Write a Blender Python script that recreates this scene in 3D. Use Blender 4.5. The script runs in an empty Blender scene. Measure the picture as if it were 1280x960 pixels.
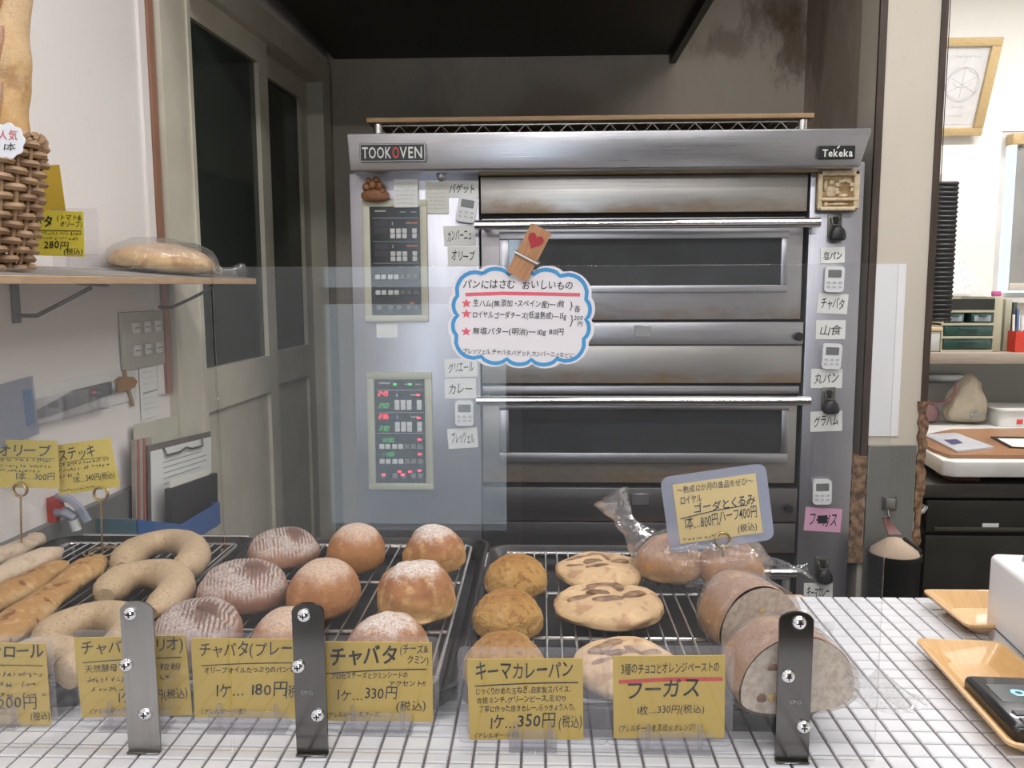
import bpy, bmesh, math, random
from mathutils import Vector, Matrix, noise, Euler
R = math.radians
rnd = random.Random(7)
SC = bpy.context.scene
COL = SC.collection

# ------------------------------------------------------------------ camera
EYE = Vector((0, 0, 1.35))
F = 1050.0
YAW, PITCH, ROLL = R(2.0), R(6.75), R(0.25)
_fw = Vector((-math.sin(YAW) * math.cos(PITCH), math.cos(YAW) * math.cos(PITCH), -math.sin(PITCH)))
_rt = Vector((math.cos(YAW), math.sin(YAW), 0))
_up = _rt.cross(_fw)
_r2 = _rt * math.cos(ROLL) - _up * math.sin(ROLL)
_u2 = _up * math.cos(ROLL) + _rt * math.sin(ROLL)
cam = bpy.data.cameras.new('camera')
cam.sensor_width = 36
cam.lens = 36 * F / 1280
cam.clip_start = 0.02
co = bpy.data.objects.new('camera', cam)
COL.objects.link(co)
co.matrix_world = Matrix(((_r2.x, _u2.x, -_fw.x, EYE.x), (_r2.y, _u2.y, -_fw.y, EYE.y), (_r2.z, _u2.z, -_fw.z, EYE.z), (0, 0, 0, 1)))
SC.camera = co

# ------------------------------------------------------------------ world, lights, exposure
w = bpy.data.worlds.new('world'); SC.world = w; w.use_nodes = True
w.node_tree.nodes['Background'].inputs[0].default_value = (0.80, 0.90, 1.0, 1)
w.node_tree.nodes['Background'].inputs[1].default_value = 1.6
vs = SC.view_settings
vs.view_transform = 'Standard'; vs.look = 'None'; vs.gamma = 1; vs.use_curve_mapping = False
vs.exposure = -0.30
SC.cycles.max_bounces = 10; SC.cycles.transparent_max_bounces = 24
SC.cycles.caustics_reflective = False; SC.cycles.caustics_refractive = False
SC.cycles.sample_clamp_indirect = 6

def area(name, loc, rot, sx, sy, power, col=(1, 1, 1)):
    l = bpy.data.lights.new(name, 'AREA'); l.shape = 'RECTANGLE'; l.size = sx; l.size_y = sy
    l.energy = power; l.color = col
    o = bpy.data.objects.new(name, l); COL.objects.link(o); o.location = loc; o.rotation_euler = rot
    return o
# daylight entering by the glazed shop door behind the camera and by the back-room window
area('daylight_shop_door', (-0.62, -2.62, 1.12), (R(90), 0, 0), 1.0, 1.95, 22, (0.78, 0.88, 1.0))
area('daylight_back_window', (2.18, 3.62, 1.64), (R(-90), 0, 0), 0.8, 0.7, 16, (0.92, 0.96, 1.0))
# ceiling fluorescent fittings (their bodies are built with the ceiling)
LAMPS = [(-0.2, 0.80, 14), (0.95, 0.80, 9), (-0.1, -1.1, 38), (1.2, -1.1, 24), (0.72, 1.55, 11), (1.75, 2.45, 42)]  # the fitting by the oven is added, unseen, to brighten the alcove
for lx, ly, lp in LAMPS:
    area('fluorescent_light', (lx, ly, 2.535), (0, 0, 0), 1.15, 0.16, lp, (1.0, 0.978, 0.965))

# ------------------------------------------------------------------ pixel -> place helpers (frame 1280 x 960)
def ray(px, py):
    return (_fw * F + _r2 * (px - 640) - _u2 * (py - 480)).normalized()
def at_y(px, py, y):
    d = ray(px, py); return EYE + d * ((y - EYE.y) / d.y)
def at_z(px, py, z):
    d = ray(px, py); return EYE + d * ((z - EYE.z) / d.z)
def at_x(px, py, x):
    d = ray(px, py); return EYE + d * ((x - EYE.x) / d.x)
WK = 0.057                                   # the left wall runs slightly out of square
WA = math.atan(WK)
def xw(y): return -0.745 - (3.02 - y) * WK
WN = Vector((math.cos(WA), -math.sin(WA), 0))
WROT = R(90) - WA                            # rotation of things whose front faces off the left wall
def W(y, n, z): return Vector((xw(y), y, z)) + WN * n
def at_wall(px, py, n=0):
    d = ray(px, py); p0 = W(0, n, 0)
    return EYE + d * ((p0 - EYE).dot(WN) / d.dot(WN))

# ------------------------------------------------------------------ materials
MATS = {}
def nodes(name):
    m = bpy.data.materials.new(name); m.use_nodes = True
    nt = m.node_tree
    return m, nt, nt.nodes['Principled BSDF'], nt.nodes['Material Output']
def N(nt, typ, **kw):
    n = nt.nodes.new(typ)
    for k, v in kw.items():
        if k in n.inputs: n.inputs[k].default_value = v
        else: setattr(n, k, v)
    return n
def L(nt, a, b): nt.links.new(a, b)
def c4(c): return (c[0], c[1], c[2], 1)
def mixc(nt, fac, a, b):
    n = nt.nodes.new('ShaderNodeMix'); n.data_type = 'RGBA'
    for s, v in ((n.inputs[0], fac), (n.inputs[6], a), (n.inputs[7], b)):
        if hasattr(v, 'links'): L(nt, v, s)
        else: s.default_value = v if isinstance(v, (int, float)) else c4(v)
    return n.outputs[2]
def math_(nt, op, a, b=0.0, clamp=False):
    n = nt.nodes.new('ShaderNodeMath'); n.operation = op; n.use_clamp = clamp
    for s, v in ((n.inputs[0], a), (n.inputs[1], b)):
        if hasattr(v, 'links'): L(nt, v, s)
        else: s.default_value = v
    return n.outputs[0]
def ramp(nt, v, lo, hi, a=0.0, b=1.0):
    n = nt.nodes.new('ShaderNodeMapRange'); n.interpolation_type = 'SMOOTHSTEP'
    L(nt, v, n.inputs[0])
    for i, q in ((1, lo), (2, hi), (3, a), (4, b)): n.inputs[i].default_value = q
    return n.outputs[0]
def noise_(nt, vec, scale, detail=4, rough=0.55, sc3=None):
    if sc3:
        mp = N(nt, 'ShaderNodeMapping'); mp.inputs['Scale'].default_value = sc3
        L(nt, vec, mp.inputs[0]); vec = mp.outputs[0]
    n = N(nt, 'ShaderNodeTexNoise', Scale=scale, Detail=detail, Roughness=rough)
    L(nt, vec, n.inputs['Vector']); return n.outputs[0]
def coords(nt, which='Object'):
    return N(nt, 'ShaderNodeTexCoord').outputs[which]
def bump_(nt, bs, h, strength, dist=0.002):
    b = N(nt, 'ShaderNodeBump', Strength=strength, Distance=dist)
    L(nt, h, b.inputs['Height']); L(nt, b.outputs[0], bs.inputs['Normal'])

def mat(name, col, rough=0.5, metal=0.0, col2=None, scale=8, bump=0.0, bscale=60, spec=0.5, coat=0.0, emit=0.0, ecol=None, alpha=None, sc3=None, sss=0.0):
    if name in MATS: return MATS[name]
    m, nt, bs, out = nodes(name)
    bs.inputs['Roughness'].default_value = rough; bs.inputs['Metallic'].default_value = metal
    bs.inputs['Specular IOR Level'].default_value = spec
    bs.inputs['Coat Weight'].default_value = coat
    if col2 is None: col2 = tuple(c * 0.86 for c in col)
    oc = coords(nt)
    nz = noise_(nt, oc, scale, sc3=sc3)
    L(nt, mixc(nt, ramp(nt, nz, 0.35, 0.68), col, col2), bs.inputs['Base Color'])
    if bump: bump_(nt, bs, noise_(nt, oc, bscale, 5, sc3=sc3), bump)
    if emit:
        bs.inputs['Emission Color'].default_value = c4(ecol or col); bs.inputs['Emission Strength'].default_value = emit
    MATS[name] = m; return m

def steel(name, col=(0.56, 0.55, 0.55), rough=0.32, axis=0, dirt=None, dz=(0.0, 0.5), metal=0.9):
    """brushed stainless; dirt = baked-on brown that starts at the bottom edge of the piece"""
    if name in MATS: return MATS[name]
    m, nt, bs, out = nodes(name)
    oc = coords(nt)
    s3 = (1, 30, 90) if axis == 0 else (60, 30, 1)
    nz = noise_(nt, oc, 4.0, 3, 0.6, s3)
    big = noise_(nt, oc, 3.0, 4)
    base = mixc(nt, ramp(nt, big, 0.3, 0.7), col, tuple(c * 0.82 for c in col))
    base = mixc(nt, math_(nt, 'MULTIPLY', ramp(nt, nz, 0.4, 0.75), 0.25), base, tuple(c * 0.7 for c in col))
    rr = ramp(nt, nz, 0.2, 0.8, rough * 0.85, rough * 1.25)
    met = None
    if dirt:
        g = N(nt, 'ShaderNodeSeparateXYZ'); L(nt, coords(nt, 'Generated'), g.inputs[0])
        blotch = noise_(nt, oc, 5.5, 6, 0.65, (1, 1, 2.4))
        edge = math_(nt, 'ADD', g.outputs[2], math_(nt, 'MULTIPLY', math_(nt, 'SUBTRACT', blotch, 0.5), -1.5))
        k = math_(nt, 'MULTIPLY', ramp(nt, edge, dz[0], dz[1], 1.0, 0.0), 0.85)
        base = mixc(nt, k, base, dirt)
        met = math_(nt, 'SUBTRACT', metal, math_(nt, 'MULTIPLY', k, 0.6))
        L(nt, met, bs.inputs['Metallic'])
    else: bs.inputs['Metallic'].default_value = metal
    L(nt, base, bs.inputs['Base Color']); L(nt, rr, bs.inputs['Roughness'])
    bump_(nt, bs, nz, 0.06, 0.001)
    MATS[name] = m; return m

def clear(name, tint=(0.97, 0.98, 0.98), haze=0.03, hcol=(0.85, 0.88, 0.92), rough=0.02, ior=1.45, bump=0.0, bscale=30, gain=1.0, sc3=None, fmax=1.0):
    """thin clear plastic or glass: what is behind it, plus a real mirror reflection and a little dust haze"""
    if name in MATS: return MATS[name]
    m, nt, bs, out = nodes(name); nt.nodes.remove(bs)
    tr = N(nt, 'ShaderNodeBsdfTransparent'); tr.inputs[0].default_value = c4(tint)
    df = N(nt, 'ShaderNodeBsdfDiffuse'); df.inputs[0].default_value = c4(hcol)
    gl = N(nt, 'ShaderNodeBsdfGlossy'); gl.inputs['Roughness'].default_value = rough
    fr = N(nt, 'ShaderNodeFresnel', IOR=ior)
    m1 = N(nt, 'ShaderNodeMixShader'); m1.inputs[0].default_value = haze
    L(nt, tr.outputs[0], m1.inputs[1]); L(nt, df.outputs[0], m1.inputs[2])
    m2 = N(nt, 'ShaderNodeMixShader')
    L(nt, math_(nt, 'MINIMUM', math_(nt, 'MULTIPLY', fr.outputs[0], gain), fmax), m2.inputs[0]); L(nt, m1.outputs[0], m2.inputs[1]); L(nt, gl.outputs[0], m2.inputs[2])
    if bump:
        b = N(nt, 'ShaderNodeBump', Strength=bump, Distance=0.006)
        L(nt, noise_(nt, coords(nt), bscale, 3, 0.6, sc3), b.inputs['Height'])
        L(nt, b.outputs[0], gl.inputs['Normal']); L(nt, b.outputs[0], fr.inputs['Normal'])
    L(nt, m2.outputs[0], out.inputs[0])
    MATS[name] = m; return m

def bread(name, low, mid, top, flour=0.0, fl_lo=0.5, fscale=22, spots=None, spot_amt=0.0, sscale=14, rough=0.62, stripes=0.0, bare=None, bump=0.35, bscale=55, fl_col=(0.80, 0.76, 0.72), top_lo=0.35, top_hi=0.9):
    """crust: pale underside, browned shoulders, baked top; dusting of flour on the upper side"""
    if name in MATS: return MATS[name]
    m, nt, bs, out = nodes(name)
    gc = coords(nt, 'Generated'); oc = coords(nt)
    g = N(nt, 'ShaderNodeSeparateXYZ'); L(nt, gc, g.inputs[0]); z = g.outputs[2]
    nz = noise_(nt, oc, 18, 5, 0.6)
    zz = math_(nt, 'ADD', z, math_(nt, 'MULTIPLY', math_(nt, 'SUBTRACT', nz, 0.5), 0.55))
    col = mixc(nt, ramp(nt, zz, 0.05, 0.38), low, mid)
    col = mixc(nt, ramp(nt, zz, top_lo, top_hi), col, top)
    if spots:
        col = mixc(nt, math_(nt, 'MULTIPLY', ramp(nt, noise_(nt, oc, sscale * 3, 3, 0.5), 0.56, 0.66), spot_amt), col, spots)
    col = mixc(nt, math_(nt, 'MULTIPLY', ramp(nt, noise_(nt, oc, 150, 5, 0.65), 0.52, 0.70), 0.38), col, tuple(c * 0.55 for c in mid))
    col = mixc(nt, math_(nt, 'MULTIPLY', ramp(nt, noise_(nt, oc, 60, 4, 0.6), 0.30, 0.48, 1.0, 0.0), 0.30), col, tuple(min(1, c * 1.35) for c in low))
    if flour:
        fz = noise_(nt, oc, fscale, 6, 0.7)
        f2 = noise_(nt, oc, 420, 4, 0.7)
        k = math_(nt, 'MULTIPLY', ramp(nt, math_(nt, 'ADD', z, math_(nt, 'MULTIPLY', math_(nt, 'SUBTRACT', fz, 0.5), 0.7)), fl_lo, fl_lo + 0.22), ramp(nt, f2, 0.34, 0.62, 0.25, 1.0))
        if stripes:
            wv = N(nt, 'ShaderNodeTexWave', Scale=stripes, Distortion=3.5, Detail=3.0); wv.bands_direction = 'X'
            L(nt, oc, wv.inputs['Vector'])
            k = math_(nt, 'MULTIPLY', k, math_(nt, 'MAXIMUM', ramp(nt, wv.outputs[1], 0.25, 0.7, 0.12, 1.0), ramp(nt, noise_(nt, oc, 34, 3), 0.44, 0.56, 0.0, 0.85)))
        if bare:
            mp = N(nt, 'ShaderNodeMapping'); mp.vector_type = 'TEXTURE'
            mp.inputs['Location'].default_value = bare[0]; mp.inputs['Scale'].default_value = bare[1]
            L(nt, gc, mp.inputs[0]); ln = N(nt, 'ShaderNodeVectorMath', operation='LENGTH'); L(nt, mp.outputs[0], ln.inputs[0])
            k = math_(nt, 'MULTIPLY', k, ramp(nt, math_(nt, 'ADD', ln.outputs[1], math_(nt, 'MULTIPLY', noise_(nt, oc, 90, 3), 0.5)), 1.0, 1.45, 0.05, 1.0))
        col = mixc(nt, math_(nt, 'MULTIPLY', k, flour), col, fl_col)
    L(nt, col, bs.inputs['Base Color'])
    bs.inputs['Roughness'].default_value = rough
    bs.inputs['Specular IOR Level'].default_value = 0.35
    bump_(nt, bs, noise_(nt, oc, bscale * 3.2, 7, 0.72), bump, 0.006)
    MATS[name] = m; return m

# ------------------------------------------------------------------ mesh building
class MB:
    def __init__(s): s.v = []; s.f = []; s.M = Matrix.Identity(4)
    def add(s, vs_, fs_):
        b = len(s.v)
        s.v += [s.M @ Vector(v) for v in vs_]
        s.f += [tuple(i + b for i in f) for f in fs_]
        return s
    def box(s, x0, x1, y0, y1, z0, z1):
        x0, x1 = sorted((x0, x1)); y0, y1 = sorted((y0, y1)); z0, z1 = sorted((z0, z1))
        return s.add([(x0, y0, z0), (x1, y0, z0), (x1, y1, z0), (x0, y1, z0), (x0, y0, z1), (x1, y0, z1), (x1, y1, z1), (x0, y1, z1)],
                     [(0, 3, 2, 1), (4, 5, 6, 7), (0, 1, 5, 4), (1, 2, 6, 5), (2, 3, 7, 6), (3, 0, 4, 7)])
    def rbox(s, x0, x1, y0, y1, z0, z1, r=0.003, seg=2):
        bm = bmesh.new(); t = MB().box(x0, x1, y0, y1, z0, z1)
        vv = [bm.verts.new(v) for v in t.v]
        for f in t.f: bm.faces.new([vv[i] for i in f])
        bmesh.ops.bevel(bm, geom=bm.edges[:], offset=r, segments=seg, profile=0.5, affect='EDGES')
        return s.bm(bm)
    def bm(s, bm):
        bm.verts.index_update()
        s.add([v.co.copy() for v in bm.verts], [tuple(v.index for v in f.verts) for f in bm.faces]); bm.free(); return s
    def hexa(s, c):
        """8 corners: bottom ring then top ring"""
        return s.add(c, [(0, 3, 2, 1), (4, 5, 6, 7), (0, 1, 5, 4), (1, 2, 6, 5), (2, 3, 7, 6), (3, 0, 4, 7)])
    def tube(s, pts, r, n=8, closed=False, flat=1.0, cap=True):
        pts = [Vector(p) for p in pts]; m = len(pts)
        rr = r if callable(r) else (lambda t: r)
        up = None; vs_ = []; fs_ = []
        for i, p in enumerate(pts):
            if closed: t = pts[(i + 1) % m] - pts[i - 1]
            else: t = pts[min(i + 1, m - 1)] - pts[max(i - 1, 0)]
            t.normalize()
            if up is None:
                up = Vector((0, 0, 1)) if abs(t.z) < 0.9 else Vector((0, 1, 0))
            sd = t.cross(up).normalized(); up = sd.cross(t).normalized()
            q = rr(i / max(1, m - 1))
            for k in range(n):
                a = 2 * math.pi * k / n
                vs_.append(p + sd * (q * math.cos(a)) + up * (q * flat * math.sin(a)))
        for i in range(m if closed else m - 1):
            j = (i + 1) % m
            for k in range(n):
                l = (k + 1) % n
                fs_.append((i * n + k, i * n + l, j * n + l, j * n + k))
        if cap and not closed:
            fs_.append(tuple(range(n - 1, -1, -1))); fs_.append(tuple((m - 1) * n + k for k in range(n)))
        return s.add(vs_, fs_)
    def cyl(s, p0, p1, r, n=16, r1=None):
        r1 = r if r1 is None else r1
        return s.tube([p0, p1], lambda t: r + (r1 - r) * t, n)
    def lathe(s, prof, n=32, c=(0, 0, 0)):
        vs_ = []; fs_ = []; m = len(prof)
        for r, z in prof:
            for k in range(n):
                a = 2 * math.pi * k / n
                vs_.append((c[0] + r * math.cos(a), c[1] + r * math.sin(a), c[2] + z))
        for i in range(m - 1):
            for k in range(n):
                l = (k + 1) % n
                fs_.append((i * n + k, i * n + l, (i + 1) * n + l, (i + 1) * n + k))
        fs_.append(tuple(range(n - 1, -1, -1))); fs_.append(tuple((m - 1) * n + k for k in range(n)))
        return s.add(vs_, fs_)
    def prism(s, poly, y0, y1):
        """outline in local x,z extruded along y (front at y0)"""
        n = len(poly)
        vs_ = [(x, y0, z) for x, z in poly] + [(x, y1, z) for x, z in poly]
        fs_ = [tuple(range(n)), tuple(range(2 * n - 1, n - 1, -1))]
        fs_ += [(i + n, (i + 1) % n + n, (i + 1) % n, i) for i in range(n)]
        return s.add(vs_, fs_)
    def slab(s, poly, z0, z1):
        n = len(poly)
        vs_ = [(x, y, z0) for x, y in poly] + [(x, y, z1) for x, y in poly]
        fs_ = [tuple(range(n - 1, -1, -1)), tuple(range(n, 2 * n))]
        fs_ += [(i, (i + 1) % n, (i + 1) % n + n, i + n) for i in range(n)]
        return s.add(vs_, fs_)
    def grid(s, fn, nu, nv, wrap=False):
        vs_ = [fn(i / nu, j / nv) for j in range(nv + 1) for i in range(nu + 1)]
        fs_ = [(j * (nu + 1) + i, j * (nu + 1) + i + 1, (j + 1) * (nu + 1) + i + 1, (j + 1) * (nu + 1) + i) for j in range(nv) for i in range(nu)]
        return s.add(vs_, fs_)
    def bun(s, w, d, h, seed=0, amp=0.04, e=1.0, nu=56, nv=32, base=0.3, dip=None, fr=3.0):
        vs_ = []; fs_ = []; so = Vector((seed * 7.3, seed * 3.1, seed * 5.7))
        for j in range(nv + 1):
            ph = -math.pi / 2 + math.pi * j / nv
            for i in range(nu):
                th = 2 * math.pi * i / nu
                c = math.cos(ph); cx = math.cos(th); cy = math.sin(th)
                px = math.copysign(abs(cx) ** e, cx) * c; py = math.copysign(abs(cy) ** e, cy) * c; pz = math.sin(ph)
                k = 1 + amp * (noise.noise(Vector((px, py, pz)) * 1.4 + so) + 0.5 * noise.noise(Vector((px, py, pz)) * fr + so) + 0.22 * noise.noise(Vector((px, py, pz)) * fr * 2.7 + so))
                x = px * w / 2 * k; y = py * d / 2 * k
                z = base * h + (1 - base) * h * pz * k if pz >= 0 else base * h + base * h * -(abs(pz) ** 0.55)
                if dip and pz > 0: z -= dip(px, py) * pz
                vs_.append((x, y, z))
        for j in range(nv):
            for i in range(nu):
                l = (i + 1) % nu
                fs_.append((j * nu + i, j * nu + l, (j + 1) * nu + l, (j + 1) * nu + i))
        bm = bmesh.new(); vv = [bm.verts.new(v) for v in vs_]
        for f in fs_: bm.faces.new([vv[i] for i in f])
        bmesh.ops.remove_doubles(bm, verts=bm.verts[:], dist=1e-5)
        return s.bm(bm)

def rrect(x0, x1, z0, z1, r, n=4):
    out = []
    for cx, cz, a in ((x0 + r, z0 + r, 180), (x1 - r, z0 + r, 270), (x1 - r, z1 - r, 0), (x0 + r, z1 - r, 90)):
        for k in range(n + 1):
            q = R(a + 90 * k / n); out.append((cx + r * math.cos(q), cz + r * math.sin(q)))
    return out

def link(name, data, parent=None):
    o = bpy.data.objects.new(name, data); COL.objects.link(o)
    if parent is not None: o.parent = parent
    return o
def mesh(mb, material, smooth=True, ang=40, world_of=None):
    me = bpy.data.meshes.new('mesh')
    vs_ = mb.v
    if world_of is not None:
        inv = world_of.matrix_basis.inverted()
        vs_ = [inv @ Vector(v) for v in vs_]
    me.from_pydata([tuple(v) for v in vs_], [], mb.f)
    me.validate()
    if material: me.materials.append(material)
    if smooth:
        me.polygons.foreach_set('use_smooth', [True] * len(me.polygons))
        bm = bmesh.new(); bm.from_mesh(me)
        bmesh.ops.recalc_face_normals(bm, faces=bm.faces[:])
        for e in bm.edges:
            if len(e.link_faces) == 2 and e.calc_face_angle(0) > R(ang): e.smooth = False
        bm.to_mesh(me); bm.free()
    me.update()
    return me
def part(name, mb, material, parent, world=False, smooth=True, ang=40, label=None):
    if world:
        root = parent
        m4 = root.matrix_basis.copy(); p = root.parent
        while p is not None: m4 = p.matrix_basis @ m4; p = p.parent
        inv = m4.inverted(); mb2 = MB(); mb2.v = [inv @ Vector(v) for v in mb.v]; mb2.f = mb.f; mb = mb2
    o = link(name, mesh(mb, material, smooth, ang), parent)
    if label: o['label'] = label
    return o
def tag(o, label, cat, group=None, kind=None):
    o['label'] = label; o['category'] = cat
    if group: o['group'] = group
    if kind: o['kind'] = kind
    return o
def thing(name, label, cat, loc=(0, 0, 0), rz=0, group=None, rx=0, ry=0):
    o = bpy.data.objects.new(name, None); COL.objects.link(o); o.empty_display_size = 0.05
    o.location = loc; o.rotation_euler = (rx, ry, rz)
    o.matrix_basis = Matrix.Translation(Vector(loc)) @ Euler((rx, ry, rz)).to_matrix().to_4x4()
    return tag(o, label, cat, group)
def solo(name, mb, material, label, cat, loc=(0, 0, 0), rz=0, group=None, world=False, rx=0, ry=0, smooth=True, ang=40):
    m4 = Matrix.Translation(Vector(loc)) @ Euler((rx, ry, rz)).to_matrix().to_4x4()
    if world:
        inv = m4.inverted(); mb.v = [inv @ Vector(v) for v in mb.v]
    o = link(name, mesh(mb, material, smooth, ang))
    o.matrix_basis = m4
    return tag(o, label, cat, group)
def struct(name, mb, material, parent=None, smooth=True):
    o = link(name, mesh(mb, material, smooth), parent)
    if parent is None: o['kind'] = 'structure'
    return o
def dup(root, loc, rz=0, label=None, rx=0, ry=0):
    r = root.copy(); COL.objects.link(r)
    r.matrix_basis = Matrix.Translation(Vector(loc)) @ Euler((rx, ry, rz)).to_matrix().to_4x4()
    if label: r['label'] = label
    for ch in root.children:
        c = ch.copy(); COL.objects.link(c); c.parent = r
        for g in ch.children:
            d = g.copy(); COL.objects.link(d); d.parent = c
    return r

# ------------------------------------------------------------------ hand lettering (outline glyphs turned into flat meshes)
_G = {}
def glyph(ch, off, slim=0):
    if ord(ch) >= 0x4e00: off = min(off, 0.002)
    k = (ch, off)
    if k not in _G:
        c = bpy.data.curves.new('glyph', 'FONT'); c.body = ch; c.size = 1; c.resolution_u = 2; c.offset = off
        o = bpy.data.objects.new('glyph', c)
        me = bpy.data.meshes.new_from_object(o)
        vs_ = [(v.co.x, v.co.y) for v in me.vertices]; fs_ = [tuple(p.vertices) for p in me.polygons]
        mx = max((v[0] for v in vs_), default=0.3)
        _G[k] = (vs_, fs_, mx + 0.06)
        bpy.data.objects.remove(o); bpy.data.meshes.remove(me); bpy.data.curves.remove(c)
    return _G[k]
def write(mb, lines, y, jit=1.0):
    """lines: (text, x, z, size[, width[, weight[, tilt degrees[, slant]]]]) on the plane y (facing -y)"""
    for ln in lines:
        t, x, z, size = ln[:4]
        wd = ln[4] if len(ln) > 4 else None
        off = ln[5] if len(ln) > 5 else 0.0
        ti = R(ln[6]) if len(ln) > 6 else 0.0
        sl = ln[7] if len(ln) > 7 else 0.12
        adv = 0; items = []
        for ch in t:
            if ch == ' ': adv += 0.35; continue
            g = glyph(ch, off); items.append((g, adv)); adv += g[2]
        kx = (wd / (adv * size)) if wd else 1.0
        for g, a in items:
            ro = rnd.uniform(-0.06, 0.06) * jit; sc = 1 + rnd.uniform(-0.08, 0.08) * jit; dz = rnd.uniform(-0.05, 0.05) * jit
            vs_ = []
            for gx, gz in g[0]:
                gx2 = gx * math.cos(ro) - gz * math.sin(ro); gz2 = (gx * math.sin(ro) + gz * math.cos(ro)) * sc + dz
                u = (a + gx2 + gz2 * sl) * size * kx; v = gz2 * size
                vs_.append((x + u * math.cos(ti) - v * math.sin(ti), y, z + u * math.sin(ti) + v * math.cos(ti)))
            mb.add(vs_, g[1])
    return mb
def stroke(mb, pts, wdt, y):
    """a flat pen line"""
    pts = [Vector((p[0], p[1])) for p in pts]; vs_ = []
    for i, p in enumerate(pts):
        t = (pts[min(i + 1, len(pts) - 1)] - pts[max(i - 1, 0)]).normalized(); nrm = Vector((-t.y, t.x)) * wdt / 2
        vs_ += [(p.x + nrm.x, y, p.y + nrm.y), (p.x - nrm.x, y, p.y - nrm.y)]
    return mb.add(vs_, [(2 * i, 2 * i + 1, 2 * i + 3, 2 * i + 2) for i in range(len(pts) - 1)])
def scribble(mb, x0, x1, z, size, y, seed=0, off=0.0):
    """a line of writing too small to read in the photograph"""
    r = random.Random(seed); x = x0
    while x < x1:
        for k in range(r.choice((2, 3))):
            a = r.uniform(-0.4, 1.9); l = size * r.uniform(0.35, 0.8); cx = x + size * r.uniform(0, 0.5); cz = z + size * r.uniform(0.2, 0.7)
            stroke(mb, [(cx - l / 2 * math.cos(a), cz - l / 2 * math.sin(a)), (cx + l / 2 * math.cos(a), cz + l / 2 * math.sin(a))], size * (0.11 + off), y)
        x += size * r.uniform(0.7, 1.05)
        if r.random() < 0.12: x += size * 0.6
    return mb
# ================================================================== THE ROOM
def wall_mat(name, col, col2, soots=(), rough=0.75):
    m, nt, bs, out = nodes(name)
    oc = coords(nt)
    base = mixc(nt, ramp(nt, noise_(nt, oc, 1.7, 5), 0.3, 0.7), col, col2)
    base = mixc(nt, math_(nt, 'MULTIPLY', ramp(nt, noise_(nt, oc, 55, 4), 0.6, 0.75), 0.18), base, tuple(c * 0.7 for c in col))
    for (c, r, dark, amt, st) in soots:
        mp = N(nt, 'ShaderNodeMapping'); mp.vector_type = 'TEXTURE'
        mp.inputs['Location'].default_value = c; mp.inputs['Scale'].default_value = r
        L(nt, oc, mp.inputs[0])
        ln = N(nt, 'ShaderNodeVectorMath', operation='LENGTH'); L(nt, mp.outputs[0], ln.inputs[0])
        nz = noise_(nt, oc, st, 7, 0.7, (1, 1, 0.45))
        k = math_(nt, 'ADD', ln.outputs[1], math_(nt, 'MULTIPLY', math_(nt, 'SUBTRACT', nz, 0.5), 3.2))
        base = mixc(nt, math_(nt, 'MULTIPLY', ramp(nt, k, 0.35, 1.25, 1.0, 0.0), amt), base, dark)
    L(nt, base, bs.inputs['Base Color']); bs.inputs['Roughness'].default_value = rough
    bump_(nt, bs, noise_(nt, oc, 140, 3), 0.12, 0.001)
    return m
BROWN = (0.15, 0.08, 0.04); SOOT = (0.05, 0.042, 0.034)
M_wl = wall_mat('wall_paint', (0.83, 0.79, 0.775), (0.79, 0.75, 0.73))
M_wb = wall_mat('wall_paint_oven', (0.70, 0.635, 0.54), (0.62, 0.55, 0.45), [
    ((0.02, 3.0, 1.98), (0.55, 0.5, 0.22), SOOT, 0.30, 2.2),
    ((0.05, 3.0, 1.92), (0.16, 0.5, 0.13), BROWN, 0.30, 4.0),
    ((-0.62, 3.0, 1.95), (0.30, 0.5, 0.5), SOOT, 0.30, 2.0),
    ((0.845, 3.0, 2.20), (0.07, 0.5, 0.17), BROWN, 0.75, 14.0),
    ((0.80, 3.0, 2.28), (0.12, 0.5, 0.10), BROWN, 0.6, 17.0),
    ((0.62, 3.0, 2.17), (0.09, 0.5, 0.06), BROWN, 0.45, 17.0)])
M_wp = wall_mat('wall_paint_alcove', (0.68, 0.615, 0.52), (0.61, 0.54, 0.44), [
    ((0.9, 2.92, 2.25), (0.5, 0.20, 0.30), BROWN, 0.5, 12.0),
    ((0.9, 2.75, 2.02), (0.5, 0.30, 0.25), BROWN, 0.30, 9.0)])
M_wr = wall_mat('wall_paint_back_room', (0.80, 0.78, 0.74), (0.76, 0.74, 0.69))
M_cream = mat('cream_joinery', (0.66, 0.63, 0.53), 0.45, col2=(0.60, 0.57, 0.47), bump=0.05)
M_dbrown = mat('dark_brown_wood', (0.075, 0.050, 0.038), 0.55, col2=(0.05, 0.033, 0.025), bump=0.15, sc3=(8, 8, 1))
M_white = mat('white_paint', (0.78, 0.78, 0.76), 0.5)
M_blk = mat('black_plastic', (0.015, 0.015, 0.016), 0.4)
M_floor = mat('floor_vinyl', (0.11, 0.10, 0.09), 0.5, col2=(0.08, 0.07, 0.06), scale=5)

struct('floor', MB().box(-1.4, 2.75, -2.75, 3.6, -0.06, 0), M_floor)
struct('ceiling', MB().box(-1.4, 2.75, -2.75, 3.6, 2.6, 2.66), M_white)
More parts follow.
